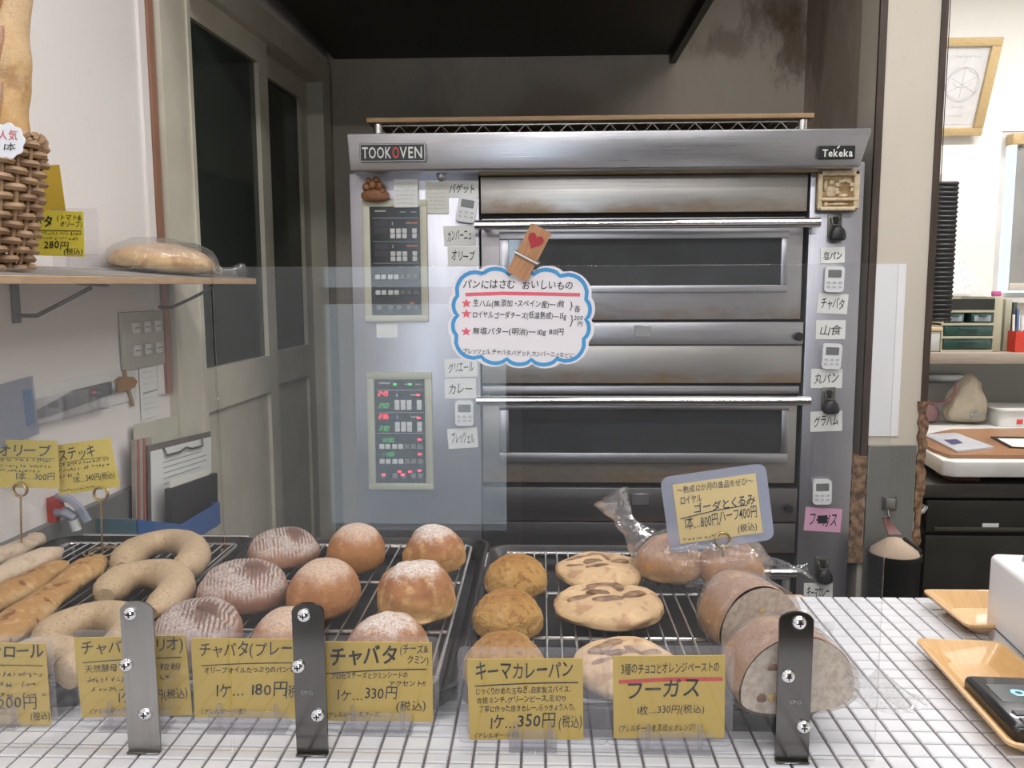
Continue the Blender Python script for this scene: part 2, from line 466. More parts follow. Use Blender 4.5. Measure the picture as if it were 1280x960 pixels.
# left wall: stretches before and over the sliding door
DY0, DY1, DZ = 1.80, 2.985, 2.105
mb = MB()
def wbox(mb, y0, y1, n0, n1, z0, z1):
    return mb.hexa([W(y0, n0, z0), W(y0, n1, z0), W(y1, n1, z0), W(y1, n0, z0), W(y0, n0, z1), W(y0, n1, z1), W(y1, n1, z1), W(y1, n0, z1)])
wbox(mb, -2.7, DY0 + 0.01, -0.10, 0, 0, 2.6); wbox(mb, DY0 + 0.01, 3.1, -0.10, 0, DZ, 2.6); wbox(mb, DY1, 3.1, -0.10, 0, 0, DZ)
struct('wall_left', mb, M_wl)
struct('wall_back', MB().box(-0.78, 1.05, 3.02, 3.12, 0, 2.6), M_wb)
struct('wall_right', MB().box(0.905, 1.04, 2.36, 3.02, 0, 2.6), M_wp)
WIN = (at_y(1246, 270, 3.45).x, 2.5, at_y(1262, 372, 3.45).z, at_y(1262, 164, 3.45).z)      # back-room window: x0, x1, z0, z1
mb = MB()
mb.box(1.04, 2.7, 3.45, 3.55, 0, WIN[2]).box(1.04, WIN[0], 3.45, 3.55, WIN[2], WIN[3]).box(1.04, 2.7, 3.45, 3.55, WIN[3], 2.6).box(WIN[1], 2.7, 3.45, 3.55, WIN[2], WIN[3])
struct('wall_rear', mb, M_wr)
struct('wall_side', MB().box(2.7, 2.8, -2.7, 3.55, 0, 2.6), M_wr)
mb = MB()
for x0, x1, z0, z1 in ((-1.3, -1.14, 0, 2.6), (-1.14, -0.1, 2.12, 2.6), (-0.1, 2.75, 0, 2.6)):
    mb.box(x0, x1, -2.75, -2.65, z0, z1)
struct('wall_front', mb, mat('dark_panelling', (0.10, 0.085, 0.075), 0.6, col2=(0.07, 0.06, 0.05), sc3=(12, 12, 1)))
# the shop door and window behind the camera, which the oven and the screen mirror
M_alu = mat('aluminium', (0.55, 0.55, 0.56), 0.35, 0.9)
M_glass = clear('window_glass', haze=0.01, rough=0.0)
d = MB()
for x0, x1, z0, z1 in ((-1.14, -1.07, 0, 2.12), (-0.17, -0.1, 0, 2.12), (-1.07, -0.17, 2.05, 2.12), (-1.07, -0.17, 0, 0.14), (-1.07, -0.17, 1.26, 1.34)):
    d.box(x0, x1, -2.58, -2.52, z0, z1)
dd = struct('door_2', d, M_alu)
part('pane', MB().box(-1.07, -0.17, -2.552, -2.548, 0.14, 2.05), M_glass, dd)
# ceiling fittings
M_tube = mat('lit_tube', (1, 1, 1), 0.5, emit=4.0, ecol=(1, 0.97, 0.9))
for i, (lx, ly, lp) in enumerate(LAMPS):
    t = thing('ceiling_light', ['white ceiling tube light over the bread counter', 'white ceiling tube light over the till', 'white ceiling tube light over the shop floor', 'white ceiling tube light at the shop entrance side', 'unseen ceiling tube light added in front of the oven to brighten its alcove', 'white ceiling tube light in the back room'][i], 'light', (lx, ly, 2.6))
    part('body', MB().rbox(-0.62, 0.62, -0.09, 0.09, -0.045, 0.0, 0.008), M_white, t)
    for s in (-0.04, 0.04): part('tube', MB().cyl((-0.58, s, -0.052), (0.58, s, -0.052), 0.0085, 10), M_tube, t)

# ---- sliding door in the left wall
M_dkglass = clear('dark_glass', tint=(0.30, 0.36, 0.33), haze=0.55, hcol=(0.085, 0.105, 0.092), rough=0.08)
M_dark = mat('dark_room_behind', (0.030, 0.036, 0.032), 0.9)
door = bpy.data.objects.new('door_1', None); COL.objects.link(door); door['kind'] = 'structure'
mb = MB()
wbox(mb, DY0, 1.93, -0.10, 0.022, 0, DZ); wbox(mb, 2.905, DY1, -0.10, 0.016, 0, DZ); wbox(mb, 1.93, 2.905, -0.10, 0.022, 2.03, DZ)
wbox(mb, 1.915, 1.93, 0.022, 0.026, 0, 2.03)
part('door_frame', mb, M_cream, door)
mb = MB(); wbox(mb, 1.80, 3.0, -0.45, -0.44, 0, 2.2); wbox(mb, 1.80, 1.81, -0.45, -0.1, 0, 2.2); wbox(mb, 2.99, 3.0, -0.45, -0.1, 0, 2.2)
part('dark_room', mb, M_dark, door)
for y0, y1, n in ((1.93, 2.455, -0.002), (2.40, 2.905, -0.040)):
    mb = MB()
    wbox(mb, y0, y0 + 0.028, n - 0.03, n, 0.02, 2.03); wbox(mb, y1 - 0.065, y1, n - 0.03, n, 0.02, 2.03)
    wbox(mb, y0 + 0.028, y1 - 0.065, n - 0.03, n, 1.965, 2.03); wbox(mb, y0 + 0.028, y1 - 0.065, n - 0.03, n, 0.02, 0.12)
    leaf = part('door_leaf', mb, M_cream, door)
    mb = MB(); wbox(mb, y0 + 0.028, y1 - 0.065, n - 0.028, n + 0.003, 1.045, 1.150); part('rail', mb, M_cream, leaf)
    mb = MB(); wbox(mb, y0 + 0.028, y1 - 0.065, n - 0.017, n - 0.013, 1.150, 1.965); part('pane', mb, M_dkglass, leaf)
    mb = MB(); wbox(mb, y0 + 0.028, y1 - 0.065, n - 0.02, n - 0.010, 0.12, 1.045); part('lower_panel', mb, M_cream, leaf)
mb = MB(); wbox(mb, 1.772, 1.792, 0, 0.012, 1.12, 2.6)
struct('trim_1', mb, mat('red_brown_strip', (0.33, 0.165, 0.11), 0.6))
mb = MB(); wbox(mb, 1.744, 1.770, 0, 0.006, 1.12, 2.6)
struct('trim_5', mb, M_wl)
mb = MB(); wbox(mb, -0.4, 1.752, 0, 0.016, 0.3, 0.952)
struct('trim_4', mb, mat('grey_splashback', (0.24, 0.235, 0.225), 0.45, 0.3))

# ---- pillar between oven and back room
PY = 2.23
xa = at_y(1097, 100, PY).x; xb = at_y(1178, 100, PY).x
PZ = at_y(1110, 556, PY).z
M_pil = wall_mat('wall_paint_pillar', (0.66, 0.60, 0.51), (0.62, 0.56, 0.47))
struct('pillar', MB().box(xa + 0.004, xb - 0.004, PY, PY + 0.14, 0, 2.6), M_pil)
struct('trim_2', MB().box(xa - 0.002, xa + 0.016, PY - 0.006, PY + 0.004, PZ - 0.03, 2.6), M_dbrown)
mb = MB().box(xb - 0.012, xb + 0.004, PY - 0.006, PY + 0.145, 1.02, 2.6)
struct('trim_3', mb, M_dbrown)
# worn, splintered lower edges
def ragged(x0, x1, z0, z1, y0, y1, seed, n=26):
    r = random.Random(seed); poly = []
    for k in range(n + 1): poly.append((x0 + r.uniform(-0.004, 0.006), z0 + (z1 - z0) * k / n))
    for k in range(n, -1, -1): poly.append((x1 + r.uniform(-0.006, 0.004), z0 + (z1 - z0) * k / n + 0.0005))
    return MB().prism(poly, y0, y1)
M_worn = mat('worn_chipboard', (0.36, 0.22, 0.13), 0.9, col2=(0.10, 0.06, 0.04), scale=55, bump=0.8, bscale=120)
tw = struct('trim_6', ragged(xa - 0.026, xa + 0.014, 0.60, PZ - 0.03, PY - 0.008, PY + 0.12, 3), M_worn)
struct('trim_7', ragged(xb - 0.016, xb + 0.006, 0.55, 1.04, PY - 0.008, PY + 0.145, 5), M_worn)
M_galv = steel('galvanised_plate', (0.36, 0.37, 0.35), 0.42, axis=2, dirt=(0.16, 0.12, 0.08), dz=(0.0, 0.25), metal=0.7)
pp = solo('corner_plate', MB().rbox(xa + 0.016, xb - 0.020, PY - 0.012, PY - 0.001, 0.25, PZ, 0.001, 1), M_galv, 'tall bare metal plate covering the lower half of the pillar', 'metal plate', (0, 0, 0))
# white paper strip fixed to the pillar
a = at_y(1088, 330, PY); b = at_y(1128, 545, PY)
solo('paper_strip', MB().box(at_y(1089, 440, PY).x, at_y(1127, 440, PY).x, PY - 0.0035, PY - 0.001, b.z, a.z), mat('paper_white', (0.90, 0.90, 0.92), 0.7, col2=(0.88, 0.88, 0.90)), 'tall blank white paper strip on the cream pillar', 'paper', (0, 0, 0))
M_paper = MATS['paper_white']

# ---- range hood
M_hood = mat('sooty_hood', (0.016, 0.014, 0.012), 0.5, 0.3, col2=(0.022, 0.019, 0.015), scale=3)
M_hood2 = mat('sooty_hood_rim', (0.022, 0.019, 0.016), 0.45, 0.5)
hx = at_y(845, 80, 3.0).x; hz = at_y(640, 81, 3.0).z
hood = thing('range_hood', 'big soot-black hood over the oven under the ceiling', 'range hood', (0, 2.4, hz))
part('canopy', MB().box(-0.72, hx - 0.012, 1.75, 3.012, hz + 0.03, 2.6), M_hood, hood, world=True)
mb = MB().box(hx - 0.022, hx, 1.74, 3.012, hz, hz + 0.22).box(-0.72, hx, 1.74, 1.762, hz, hz + 0.22)
part('rim', mb, M_hood2, hood, world=True)

# ================================================================== COUNTER
CZ = 0.90; TP = 0.0231
q = at_z(1060, 745, CZ); CB = q.y
CBL = 1.385; CXL = at_z(900, 690, CZ).x - 0.03
tx0 = at_z(1040, 746, CZ).x; ty0 = at_z(1060, 944.5, CZ).y
CB = ty0 + TP * round((CB - ty0) / TP)
counter = thing('shop_counter', 'bakery counter topped with small white square mosaic tiles and grey grout', 'counter', (0.1, 0.9, 0))
M_grout = mat('grout', (0.17, 0.15, 0.155), 0.85, col2=(0.13, 0.11, 0.11), bump=0.2, bscale=300)
M_tile = mat('mosaic_tile', (0.70, 0.70, 0.73), 0.16, col2=(0.66, 0.66, 0.69), scale=30, coat=0.3)
CX0, CX1, CY0 = tx0 - TP * 51, tx0 + TP * 30, ty0 - TP * 12
mb = MB().box(CX0, CX1, CY0, CB - 0.002, CZ - 0.035, CZ - 0.0022).box(CX0, CXL, CB - 0.002, CBL, CZ - 0.035, CZ - 0.0022)
part('countertop', mb, M_grout, counter, world=True)
M_ply = mat('light_plywood', (0.55, 0.42, 0.26), 0.6, col2=(0.47, 0.34, 0.20), sc3=(2, 20, 40))
part('front_panel', MB().box(CX0, CX1, CY0 + 0.03, CY0 + 0.055, 0.0, CZ - 0.035), M_white, counter, world=True)
part('base_cabinet', MB().box(CX0 + 0.02, CX1 - 0.02, CY0 + 0.06, CB - 0.05, 0.0, CZ - 0.036), M_dbrown, counter, world=True)
def tile_mb(mb, x, y):
    h = TP / 2 - 0.00125; c = 0.0011; z0, z1 = CZ - 0.0022, CZ + 0.0005
    rings = [(h, z0), (h, z1 - c), (h - c, z1)]
    vs_ = []
    for q_, z in rings:
        vs_ += [(x - q_, y - q_, z), (x + q_, y - q_, z), (x + q_, y + q_, z), (x - q_, y + q_, z)]
    fs_ = [(8, 9, 10, 11)]
    for a_ in (0, 4):
        fs_ += [(a_ + k, a_ + (k + 1) % 4, a_ + 4 + (k + 1) % 4, a_ + 4 + k) for k in range(4)]
    return mb.add(vs_, fs_)
one = mesh(tile_mb(MB(), 0, 0), M_tile, True, 20)
cells = []
for i in range(-51, 30):
    for j in range(-12, 30):
        x, y = tx0 + (i + 0.5) * TP, ty0 + (j + 0.5) * TP
        if y > CB and not (x < CXL - 0.01 and y < CBL): continue
        if i >= 29 or y > CBL - 0.01: continue
        v = Vector((x, y, CZ)) - EYE
        dz_ = v.dot(_fw); px, py = 640 + F * v.dot(_r2) / dz_, 480 - F * v.dot(_u2) / dz_
        seen = 0 < px < 1278 and 745 < py < 956 and (py > 905 or px > 1035) and not (px > 1160 and py > (780 + (px - 1143) * 1.08))
        cells.append((0 if seen else 1, v.length, x, y))
cells.sort()
rest = MB()
for k, (s, l, x, y) in enumerate(cells):
    if k < 300:
        o = link('tile', one, counter); o.location = (x - 0.1, y - 0.9, 0)
    else: tile_mb(rest, x - 0.1, y - 0.9)
tf = part('tile_field', rest, M_tile, counter, ang=20); tf['kind'] = 'stuff'
solo('wood_batten', MB().rbox(at_z(972, 752, CZ).x, at_z(1012, 752, CZ).x, CB + 0.001, CB + 0.014, CZ - 0.04, CZ - 0.002, 0.002), M_ply, 'short pale wooden batten at the rear edge of the tiled counter', 'batten')
# ================================================================== DECK OVEN
OY = 2.20
def ox(px, py=400, y=OY): return at_y(px, py, y).x
def oz(py, px=760, y=OY): return at_y(px, py, y).z
M_st = steel('oven_steel', (0.53, 0.53, 0.57), 0.33)
M_sth = steel('oven_steel_canopy', (0.50, 0.50, 0.53), 0.30)
M_stv = steel('oven_steel_column', (0.54, 0.54, 0.60), 0.36, axis=2)
M_stdoor = steel('oven_steel_door', (0.53, 0.525, 0.56), 0.34, dirt=(0.26, 0.20, 0.13), dz=(-0.25, 0.25))
M_stdirt = steel('oven_steel_stained', (0.52, 0.505, 0.49), 0.36, dirt=(0.27, 0.175, 0.09), dz=(-0.22, 0.42))
M_stlow = steel('oven_steel_low_shaded', (0.20, 0.195, 0.20), 0.38, dirt=(0.15, 0.10, 0.06), dz=(-0.2, 0.3))  # darker copy of the oven steel: dim lower front put into the colour
M_chrome = mat('bright_bar', (0.80, 0.80, 0.80), 0.14, 1.0, col2=(0.72, 0.72, 0.72))
M_seam = mat('black_seam', (0.012, 0.011, 0.010), 0.7)
M_ovglass = mat('oven_glass', (0.13, 0.145, 0.155), 0.06, 0.55, col2=(0.11, 0.12, 0.13), spec=0.9, coat=0.6)
M_gap = mat('tan_gasket', (0.42, 0.33, 0.20), 0.7, col2=(0.30, 0.22, 0.13))

xl, xr = ox(441), ox(1073)
xdl, xdr = ox(602), ox(1004)
ztop = oz(163)
oven = thing('deck_oven', 'three-deck stainless steel bakery oven with black badge and red-lit control panel', 'oven', ((xl + xr) / 2, OY + 0.4, 0))
P = lambda nm, mb, m, par=oven, **k: part(nm, mb, m, par, world=True, **k)
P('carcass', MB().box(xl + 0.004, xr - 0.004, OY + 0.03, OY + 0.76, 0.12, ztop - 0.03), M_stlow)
mb = MB()
for a in (xl + 0.08, xr - 0.08):
    for b in (OY + 0.10, OY + 0.68): mb.v += []; mb.cyl((a, b, 0), (a, b, 0.13), 0.028, 14)
for a in (xl + 0.08, xr - 0.08):
    for b in (OY + 0.10, OY + 0.68): P('leg', MB().cyl((a, b, 0), (a, b, 0.13), 0.028, 14), M_stlow)
P('control_column', MB().rbox(xl, xdl - 0.004, OY, OY + 0.04, 0.14, oz(214), 0.003), M_stv)
P('latch_column', MB().rbox(xdr + 0.006, xr, OY, OY + 0.04, 0.14, oz(205), 0.003), M_stv)
# canopy band with its tapered end
cyf = OY - 0.075
cx0, cx1 = ox(433, 190, cyf), ox(1090, 190, cyf)
z0, z1 = oz(211, 760, cyf), oz(163, 760, cyf)
mb = MB().hexa([(cx0 + 0.004, cyf + 0.012, z0), (cx1 - 0.022, cyf + 0.012, z0), (cx1 - 0.022, OY + 0.76, z0), (cx0 + 0.004, OY + 0.76, z0),
                (cx0, cyf, z1), (cx1, cyf, z1), (cx1, OY + 0.76, z1), (cx0, OY + 0.76, z1)])
bm = bmesh.new(); vv = [bm.verts.new(v) for v in mb.v]; [bm.faces.new([vv[i] for i in f]) for f in mb.f]
bmesh.ops.bevel(bm, geom=bm.edges[:], offset=0.006, segments=2, profile=0.5, affect='EDGES')
P('canopy', MB().bm(bm), M_sth)
P('gasket_strip', MB().box(xdl - 0.002, ox(1012), OY - 0.03, OY + 0.01, oz(218.5), oz(213)), M_gap)
P('seam', MB().box(xdl - 0.004, xdr + 0.006, OY + 0.018, OY + 0.034, 0.14, oz(214)), M_seam)
def strip(nm, y0, y1, m, dy=0.0, th=0.02, x0=None, x1=None):
    return P(nm, MB().rbox(xdl if x0 is None else x0, xdr if x1 is None else x1, OY + dy, OY + dy + th, oz(y1), oz(y0), 0.0025), m)
strip('front_panel', 219.5, 266, M_stdirt)
strip('door_rail', 272, 275.5, M_st, 0.012)
strip('deck_band', 403, 431, M_st, -0.006)
strip('front_panel', 432, 479, M_stdirt)
strip('door_rail', 483, 493, M_stdoor, 0.012)
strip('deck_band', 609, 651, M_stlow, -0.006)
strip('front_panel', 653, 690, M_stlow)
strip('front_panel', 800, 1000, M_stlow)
def deck_door(hy, fy0, fy1, gy0, gy1, yb, m, hx1):
    d = P('door', MB().rbox(xdl, xdr - 0.006, OY + 0.004, OY + 0.022, oz(yb), oz(hy + 1), 0.003), m)
    fx0, fx1 = ox(624, fy0), ox(986, fy0); gx0, gx1 = ox(636, fy0), ox(977, fy0)
    za, zb, zc, zd = oz(fy1), oz(gy1), oz(gy0), oz(fy0)
    f = MB()
    f.rbox(fx0, fx1, OY - 0.006, OY + 0.008, za, zb, 0.002).rbox(fx0, fx1, OY - 0.006, OY + 0.008, zc, zd, 0.002)
    f.rbox(fx0, gx0, OY - 0.006, OY + 0.008, zb, zc, 0.002).rbox(gx1, fx1, OY - 0.006, OY + 0.008, zb, zc, 0.002)
    P('window_frame', f, M_st, d)
    P('window_glass', MB().box(gx0 - 0.002, gx1 + 0.002, OY - 0.001, OY + 0.003, zb - 0.002, zc + 0.002), M_ovglass, d)
    hz_ = oz(hy); hb = MB().cyl((xdl - 0.012, OY - 0.045, hz_), (ox(hx1), OY - 0.045, hz_), 0.0125, 18)
    P('handle', hb, M_chrome, d)
    for a in (xdl + 0.006, ox(hx1) - 0.018): P('handle_mount', MB().rbox(a, a + 0.014, OY - 0.045, OY + 0.006, hz_ - 0.010, hz_ + 0.010, 0.002), M_stlow, d)
    return d
deck_door(281.5, 289, 366, 299, 357, 400, M_stdoor, 1013)
deck_door(498, 505, 578, 512, 566, 604, M_stdirt, 1009)
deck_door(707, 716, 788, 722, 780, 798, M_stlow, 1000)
for (px, py) in ((998, 421), (993, 634)):
    P('bolt', MB().cyl((ox(px), OY - 0.016, oz(py)), (ox(px), OY - 0.004, oz(py)), 0.011, 14), M_seam)
for (px, py, m) in ((803, 414, 'a'), (800, 623, 'b')):
    P('inspection_plate', MB().rbox(ox(px - 10, py), ox(px + 10, py), OY - 0.0085, OY - 0.005, oz(py + 7), oz(py - 7), 0.001, 1), M_alu)
# ---- badges
M_badge = mat('badge_black', (0.012, 0.016, 0.014), 0.3)
M_letter = mat('badge_letter', (0.78, 0.78, 0.77), 0.35)
M_red = mat('red_enamel', (0.70, 0.06, 0.04), 0.35)
M_ink = mat('ink_black', (0.010, 0.010, 0.012), 0.6)
def zc_(px, py): return at_y(px, py, cyf)
a, b = zc_(450, 203), zc_(532, 179)
bd = P('name_badge', MB().rbox(a.x, b.x, cyf - 0.004, cyf + 0.012, a.z, b.z, 0.002, 1), M_alu)
P('badge_field', MB().box(a.x + 0.003, b.x - 0.003, cyf - 0.0048, cyf - 0.0038, a.z + 0.003, b.z - 0.003), M_badge, bd)
h = (b.z - a.z); tw = (b.x - a.x) - 0.014
def row(txt, x, z, size, wd, off, y):
    return write(MB(), [(txt, x, z, size, wd, off, 0, 0)], y, 0)
lh = h * 0.86
P('badge_lettering', row('TOOK', a.x + 0.007, a.z + h * 0.20, lh, tw * 0.49, 0.012, cyf - 0.0052), M_letter, bd)
P('badge_red_letter', row('O', a.x + 0.007 + tw * 0.495, a.z + h * 0.20, lh, tw * 0.125, 0.012, cyf - 0.0052), M_red, bd, label='red letter')
P('badge_lettering', row('VEN', a.x + 0.007 + tw * 0.625, a.z + h * 0.20, lh, tw * 0.375, 0.012, cyf - 0.0052), M_letter, bd)
a, b = zc_(1024, 199), zc_(1069, 182)
bd = P('maker_badge', MB().rbox(a.x, b.x, cyf - 0.003, cyf + 0.012, a.z, b.z, 0.001, 1), M_badge)
h = b.z - a.z
mb = write(MB(), [('Tekeka', a.x + 0.006, a.z + h * 0.18, h * 0.80, (b.x - a.x) - 0.011, 0.02, 0, 0)], cyf - 0.0035, 0.3)
stroke(mb, [(a.x + 0.041, a.z + h * 0.78), (a.x + 0.047, a.z + h * 0.96)], 0.003, cyf - 0.0035)
P('badge_lettering', mb, M_letter, bd)

# ---- control panels
M_bezel = mat('cream_bezel', (0.62, 0.61, 0.49), 0.4)
M_bezel2 = mat('olive_bezel', (0.46, 0.46, 0.34), 0.4)
M_disp = mat('display_black', (0.016, 0.022, 0.024), 0.14, spec=0.6)
M_disp2 = mat('display_window', (0.05, 0.045, 0.06), 0.2)
M_key = mat('key_grey', (0.66, 0.67, 0.68), 0.4)
M_keyd = mat('key_dim', (0.16, 0.17, 0.17), 0.5)
M_ledr = mat('led_red', (0.9, 0.02, 0.05), 0.4, emit=2.6, ecol=(1.0, 0.05, 0.09))
M_ledg = mat('led_green', (0.05, 0.5, 0.08), 0.4, emit=0.55, ecol=(0.10, 0.85, 0.16))
M_ledo = mat('lamp_orange', (0.8, 0.2, 0.08), 0.4, col2=(0.7, 0.16, 0.06))
M_print = mat('panel_print', (0.40, 0.42, 0.43), 0.6)
SEG = {'0': 'abcdef', '1': 'bc', '2': 'abged', '3': 'abgcd', '4': 'fgbc', '5': 'afgcd', '6': 'afgedc', '7': 'abc', '8': 'abcdefg', '9': 'abfgcd'}
def seven(mb, txt, x, z, h, y):
    w_ = h * 0.52; t = h * 0.13
    for ch in txt:
        if ch == ':':
            for q_ in (0.3, 0.68): stroke(mb, [(x + t, z + h * q_), (x + 2 * t, z + h * q_)], t, y)
            x += 3 * t; continue
        sl = lambda px, pz: (x + px + pz * 0.14, z + pz)
        S = {'a': ((0.1, 1), (0.9, 1)), 'g': ((0.1, .5), (0.9, .5)), 'd': ((0.1, 0), (0.9, 0)), 'f': ((0, .55), (0, .95)), 'b': ((1, .55), (1, .95)), 'e': ((0, .05), (0, .45)), 'c': ((1, .05), (1, .45))}
        for s_ in SEG[ch]:
            p, q_ = S[s_]; stroke(mb, [sl(p[0] * w_, p[1] * h), sl(q_[0] * w_, q_[1] * h)], t, y)
        x += w_ * 1.5
    return mb
def control_panel(X0, X1, Y0, Y1, dx0, dx1, dy0, dy1, lit, mbz):
    a, b = at_y(X0, Y1, OY), at_y(X1, Y0, OY); c, d = at_y(dx0, dy1, OY), at_y(dx1, dy0, OY)
    f = MB(); yb = OY - 0.012
    f.rbox(a.x, b.x, yb, OY + 0.002, a.z, c.z, 0.003).rbox(a.x, b.x, yb, OY + 0.002, d.z, b.z, 0.003)
    f.rbox(a.x, c.x, yb, OY + 0.002, c.z - 0.002, d.z + 0.002, 0.003).rbox(d.x, b.x, yb, OY + 0.002, c.z - 0.002, d.z + 0.002, 0.003)
    cp = P('control_panel', f, mbz)
    P('display_face', MB().box(c.x - 0.002, d.x + 0.002, OY - 0.007, OY - 0.001, c.z - 0.002, d.z + 0.002), M_disp, cp)
    wd, ht = d.x - c.x, d.z - c.z; yk = OY - 0.0072
    px = lambda u: c.x + wd * u
    pz = lambda v: d.z - ht * v
    keyd = wd * 0.098
    def keys(us, v, m):
        for u in us:
            o = P('button', MB().rbox(px(u), px(u) + keyd, yk - 0.0025, yk + 0.001, pz(v) - keyd, pz(v), 0.0012, 1), m, cp)
    pr = MB()
    stroke(pr, [(px(.10), pz(.035)), (px(.32), pz(.035))], 0.004, yk - 0.0004)
    for u in (.60, .82): stroke(pr, [(px(u), pz(.045)), (px(u) + wd * .12, pz(.045))], 0.002, yk - 0.0004)
    for v in (.10, .215 + .10, .52 - .005, .66, .80):
        stroke(pr, [(px(.05), pz(v)), (px(.97), pz(v))], 0.0012, yk - 0.0004)
    for v in (.135, .345):
        stroke(pr, [(px(.45), pz(v)), (px(.45), pz(v + .03))], 0.003, yk - 0.0004); stroke(pr, [(px(.72), pz(v + .012)), (px(.86), pz(v + .012))], 0.003, yk - 0.0004)
    P('panel_print', pr, M_print, cp)
    for v in (.195, .405):
        keys((.40, .52, .64), v, M_key); keys((.40, .52, .64), v + .048, M_key); keys((.84,), v, M_key); keys((.84,), v + .048, M_key)
    for v in (.62, .765):
        keys((.08, .20, .335, .455), v, M_key); keys((.58, .71, .84), v, M_keyd)
    keys((.10, .33, .50, .70, .84), .905, M_keyd)
    if lit:
        g = MB(); r = MB()
        seven(r, '249', px(.08), pz(.155), ht * .042, yk - 0.0005); seven(r, '236', px(.08), pz(.375), ht * .042, yk - 0.0005)
        seven(g, '250', px(.09), pz(.27), ht * .042, yk - 0.0005); seven(g, '230', px(.09), pz(.49), ht * .042, yk - 0.0005)
        seven(g, '12:00', px(.12), pz(.60), ht * .036, yk - 0.0005); seven(g, '11:00', px(.12), pz(.735), ht * .036, yk - 0.0005)
        for u in (.38, .68): stroke(g, [(px(u), pz(.045)), (px(u) + wd * .07, pz(.045))], 0.006, yk - 0.0005)
        for u, v in ((.84, .145), (.84, .365), (.85, .575), (.85, .715), (.44, .885), (.65, .885), (.84, .875), (.12, .915), (.50, .915)):
            stroke(r, [(px(u), pz(v)), (px(u) + wd * .07, pz(v))], 0.005, yk - 0.003)
        P('red_digits', r, M_ledr, cp); P('green_digits', g, M_ledg, cp)
    else:
        r = MB()
        for u, v in ((.87, .145), (.87, .355), (.74, .145), (.74, .355), (.78, .885)): stroke(r, [(px(u), pz(v)), (px(u) + wd * .08, pz(v))], 0.004, yk - 0.0005)
        P('lamp_marks', r, M_ledo, cp)
        f = MB()
        for v in (.125, .19, .335, .40): f = MB().box(px(.08), px(.36), yk - 0.0004, yk + 0.0005, pz(v + .05), pz(v)); P('display_window', f, M_disp2, cp)
control_panel(457, 534, 250, 402, 466, 525, 259, 394, False, M_bezel)
control_panel(462, 540, 465, 611, 471, 531, 474, 603, True, M_bezel2)

# ---- what hangs, sticks and clings to the oven front
MAG = 0.002
M_note = mat('note_white', (0.80, 0.81, 0.79), 0.7, col2=(0.78, 0.79, 0.77))
M_note2 = mat('note_cream', (0.76, 0.76, 0.70), 0.7, col2=(0.73, 0.73, 0.66))
M_pink = mat('note_pink', (0.74, 0.40, 0.58), 0.7, col2=(0.71, 0.38, 0.55))
def card_on_oven(nm, x0, x1, y0, y1, label, txt, rot=0, m=None, cat='label', size=0.62, blot=False, scr=0, group=None, wt=0.008, dy=0.0):
    a, b = at_y(x0, y1, OY), at_y(x1, y0, OY); wd, ht = b.x - a.x, b.z - a.z
    t = thing(nm, label, cat, ((a.x + b.x) / 2, OY - 0.0006 - dy, (a.z + b.z) / 2), 0, group, ry=R(-rot))
    part('sheet', MB().box(-wd / 2, wd / 2, -0.0012, 0, -ht / 2, ht / 2), m or M_note, t)
    mb = MB()
    if txt: write(mb, [(txt, -wd * 0.40, -ht * 0.22, ht * size, wd * 0.78, wt, 0, 0.15)], -0.0016)
    if blot: stroke(mb, [(-wd * .15, ht * .0), (wd * .12, ht * .04)], ht * .34, -0.0018)
    for k in range(scr): scribble(mb, -wd * .40, wd * .34, ht * (.34 - .72 * k / max(1, scr - 1)), ht * .07, -0.0016, seed=int(x0) + k)
    if mb.v: part('lettering', mb, M_ink if txt else M_print, t)
    return t
card_on_oven('oven_label', 557, 598, 226, 247, 'white baguette label at the top right of the control column', 'バゲット', -1)
card_on_oven('oven_label', 555, 594, 282, 307, 'white campagne label under the tilted upper timer', 'カンパーニュ', 2)
card_on_oven('oven_label', 560, 598, 308, 332, 'white olive label just above the scalloped notice', 'オリーブ', 0)
card_on_oven('oven_label', 556, 597, 448, 471, 'white label half hidden by the scalloped notice bottom', 'グリエール', 2)
card_on_oven('oven_label', 556, 595, 473, 498, 'white curry label above the lower left timer', 'カレー', 1)
card_on_oven('oven_label', 560, 597, 535, 560, 'tilted white label under the lower left timer', 'プレッツェル', 4)
card_on_oven('recipe_note', 494, 523, 225, 260, 'small white handwritten note overlapping the upper control panel', '', 0, scr=6, cat='note', dy=0.0125)
card_on_oven('recipe_note', 532, 561, 227, 267, 'cream handwritten note hanging below a round magnet', '', -1, M_note2, scr=7, cat='note', dy=0.0016)
card_on_oven('instruction_sticker', 471, 497, 404, 422, 'small white printed sticker below the upper control panel', '', 0, scr=5, cat='sticker')
card_on_oven('oven_label', 1025, 1056, 309, 329, 'white salt bread label above the upper right timer', '塩パン', 2, wt=0.02)
card_on_oven('oven_label', 1021, 1060, 367, 392, 'white ciabatta label under the upper right timer', 'チャバタ', -3)
card_on_oven('oven_label', 1019, 1057, 400, 424, 'white label reading two kanji above the middle right timer', '山食', 0, size=0.6, wt=0.0)
card_on_oven('oven_label', 1013, 1053, 461, 485, 'white label above the middle latch hook', '丸パン', 0)
card_on_oven('oven_label', 1012, 1053, 514, 539, 'white graham label below the middle latch hook', 'グラハム', 2)
card_on_oven('oven_label', 1005, 1052, 635, 664, 'pink label with an inked-out blot below the lowest timer', 'フーガス', -3, M_pink, blot=True)
card_on_oven('oven_label', 1004, 1041, 729, 751, 'lowest white label, partly hidden behind the counter edge', 'キーマカレー', 1, wt=0.02)
# round magnet
p = at_y(552, 220, OY)
solo('magnet', MB().lathe([(0.010, 0.0), (0.012, 0.004), (0.009, 0.008), (0.004, 0.010)], 18), M_alu, 'round silver magnet holding the cream note', 'magnet', (p.x, OY - 0.0032, p.z), rx=R(90))
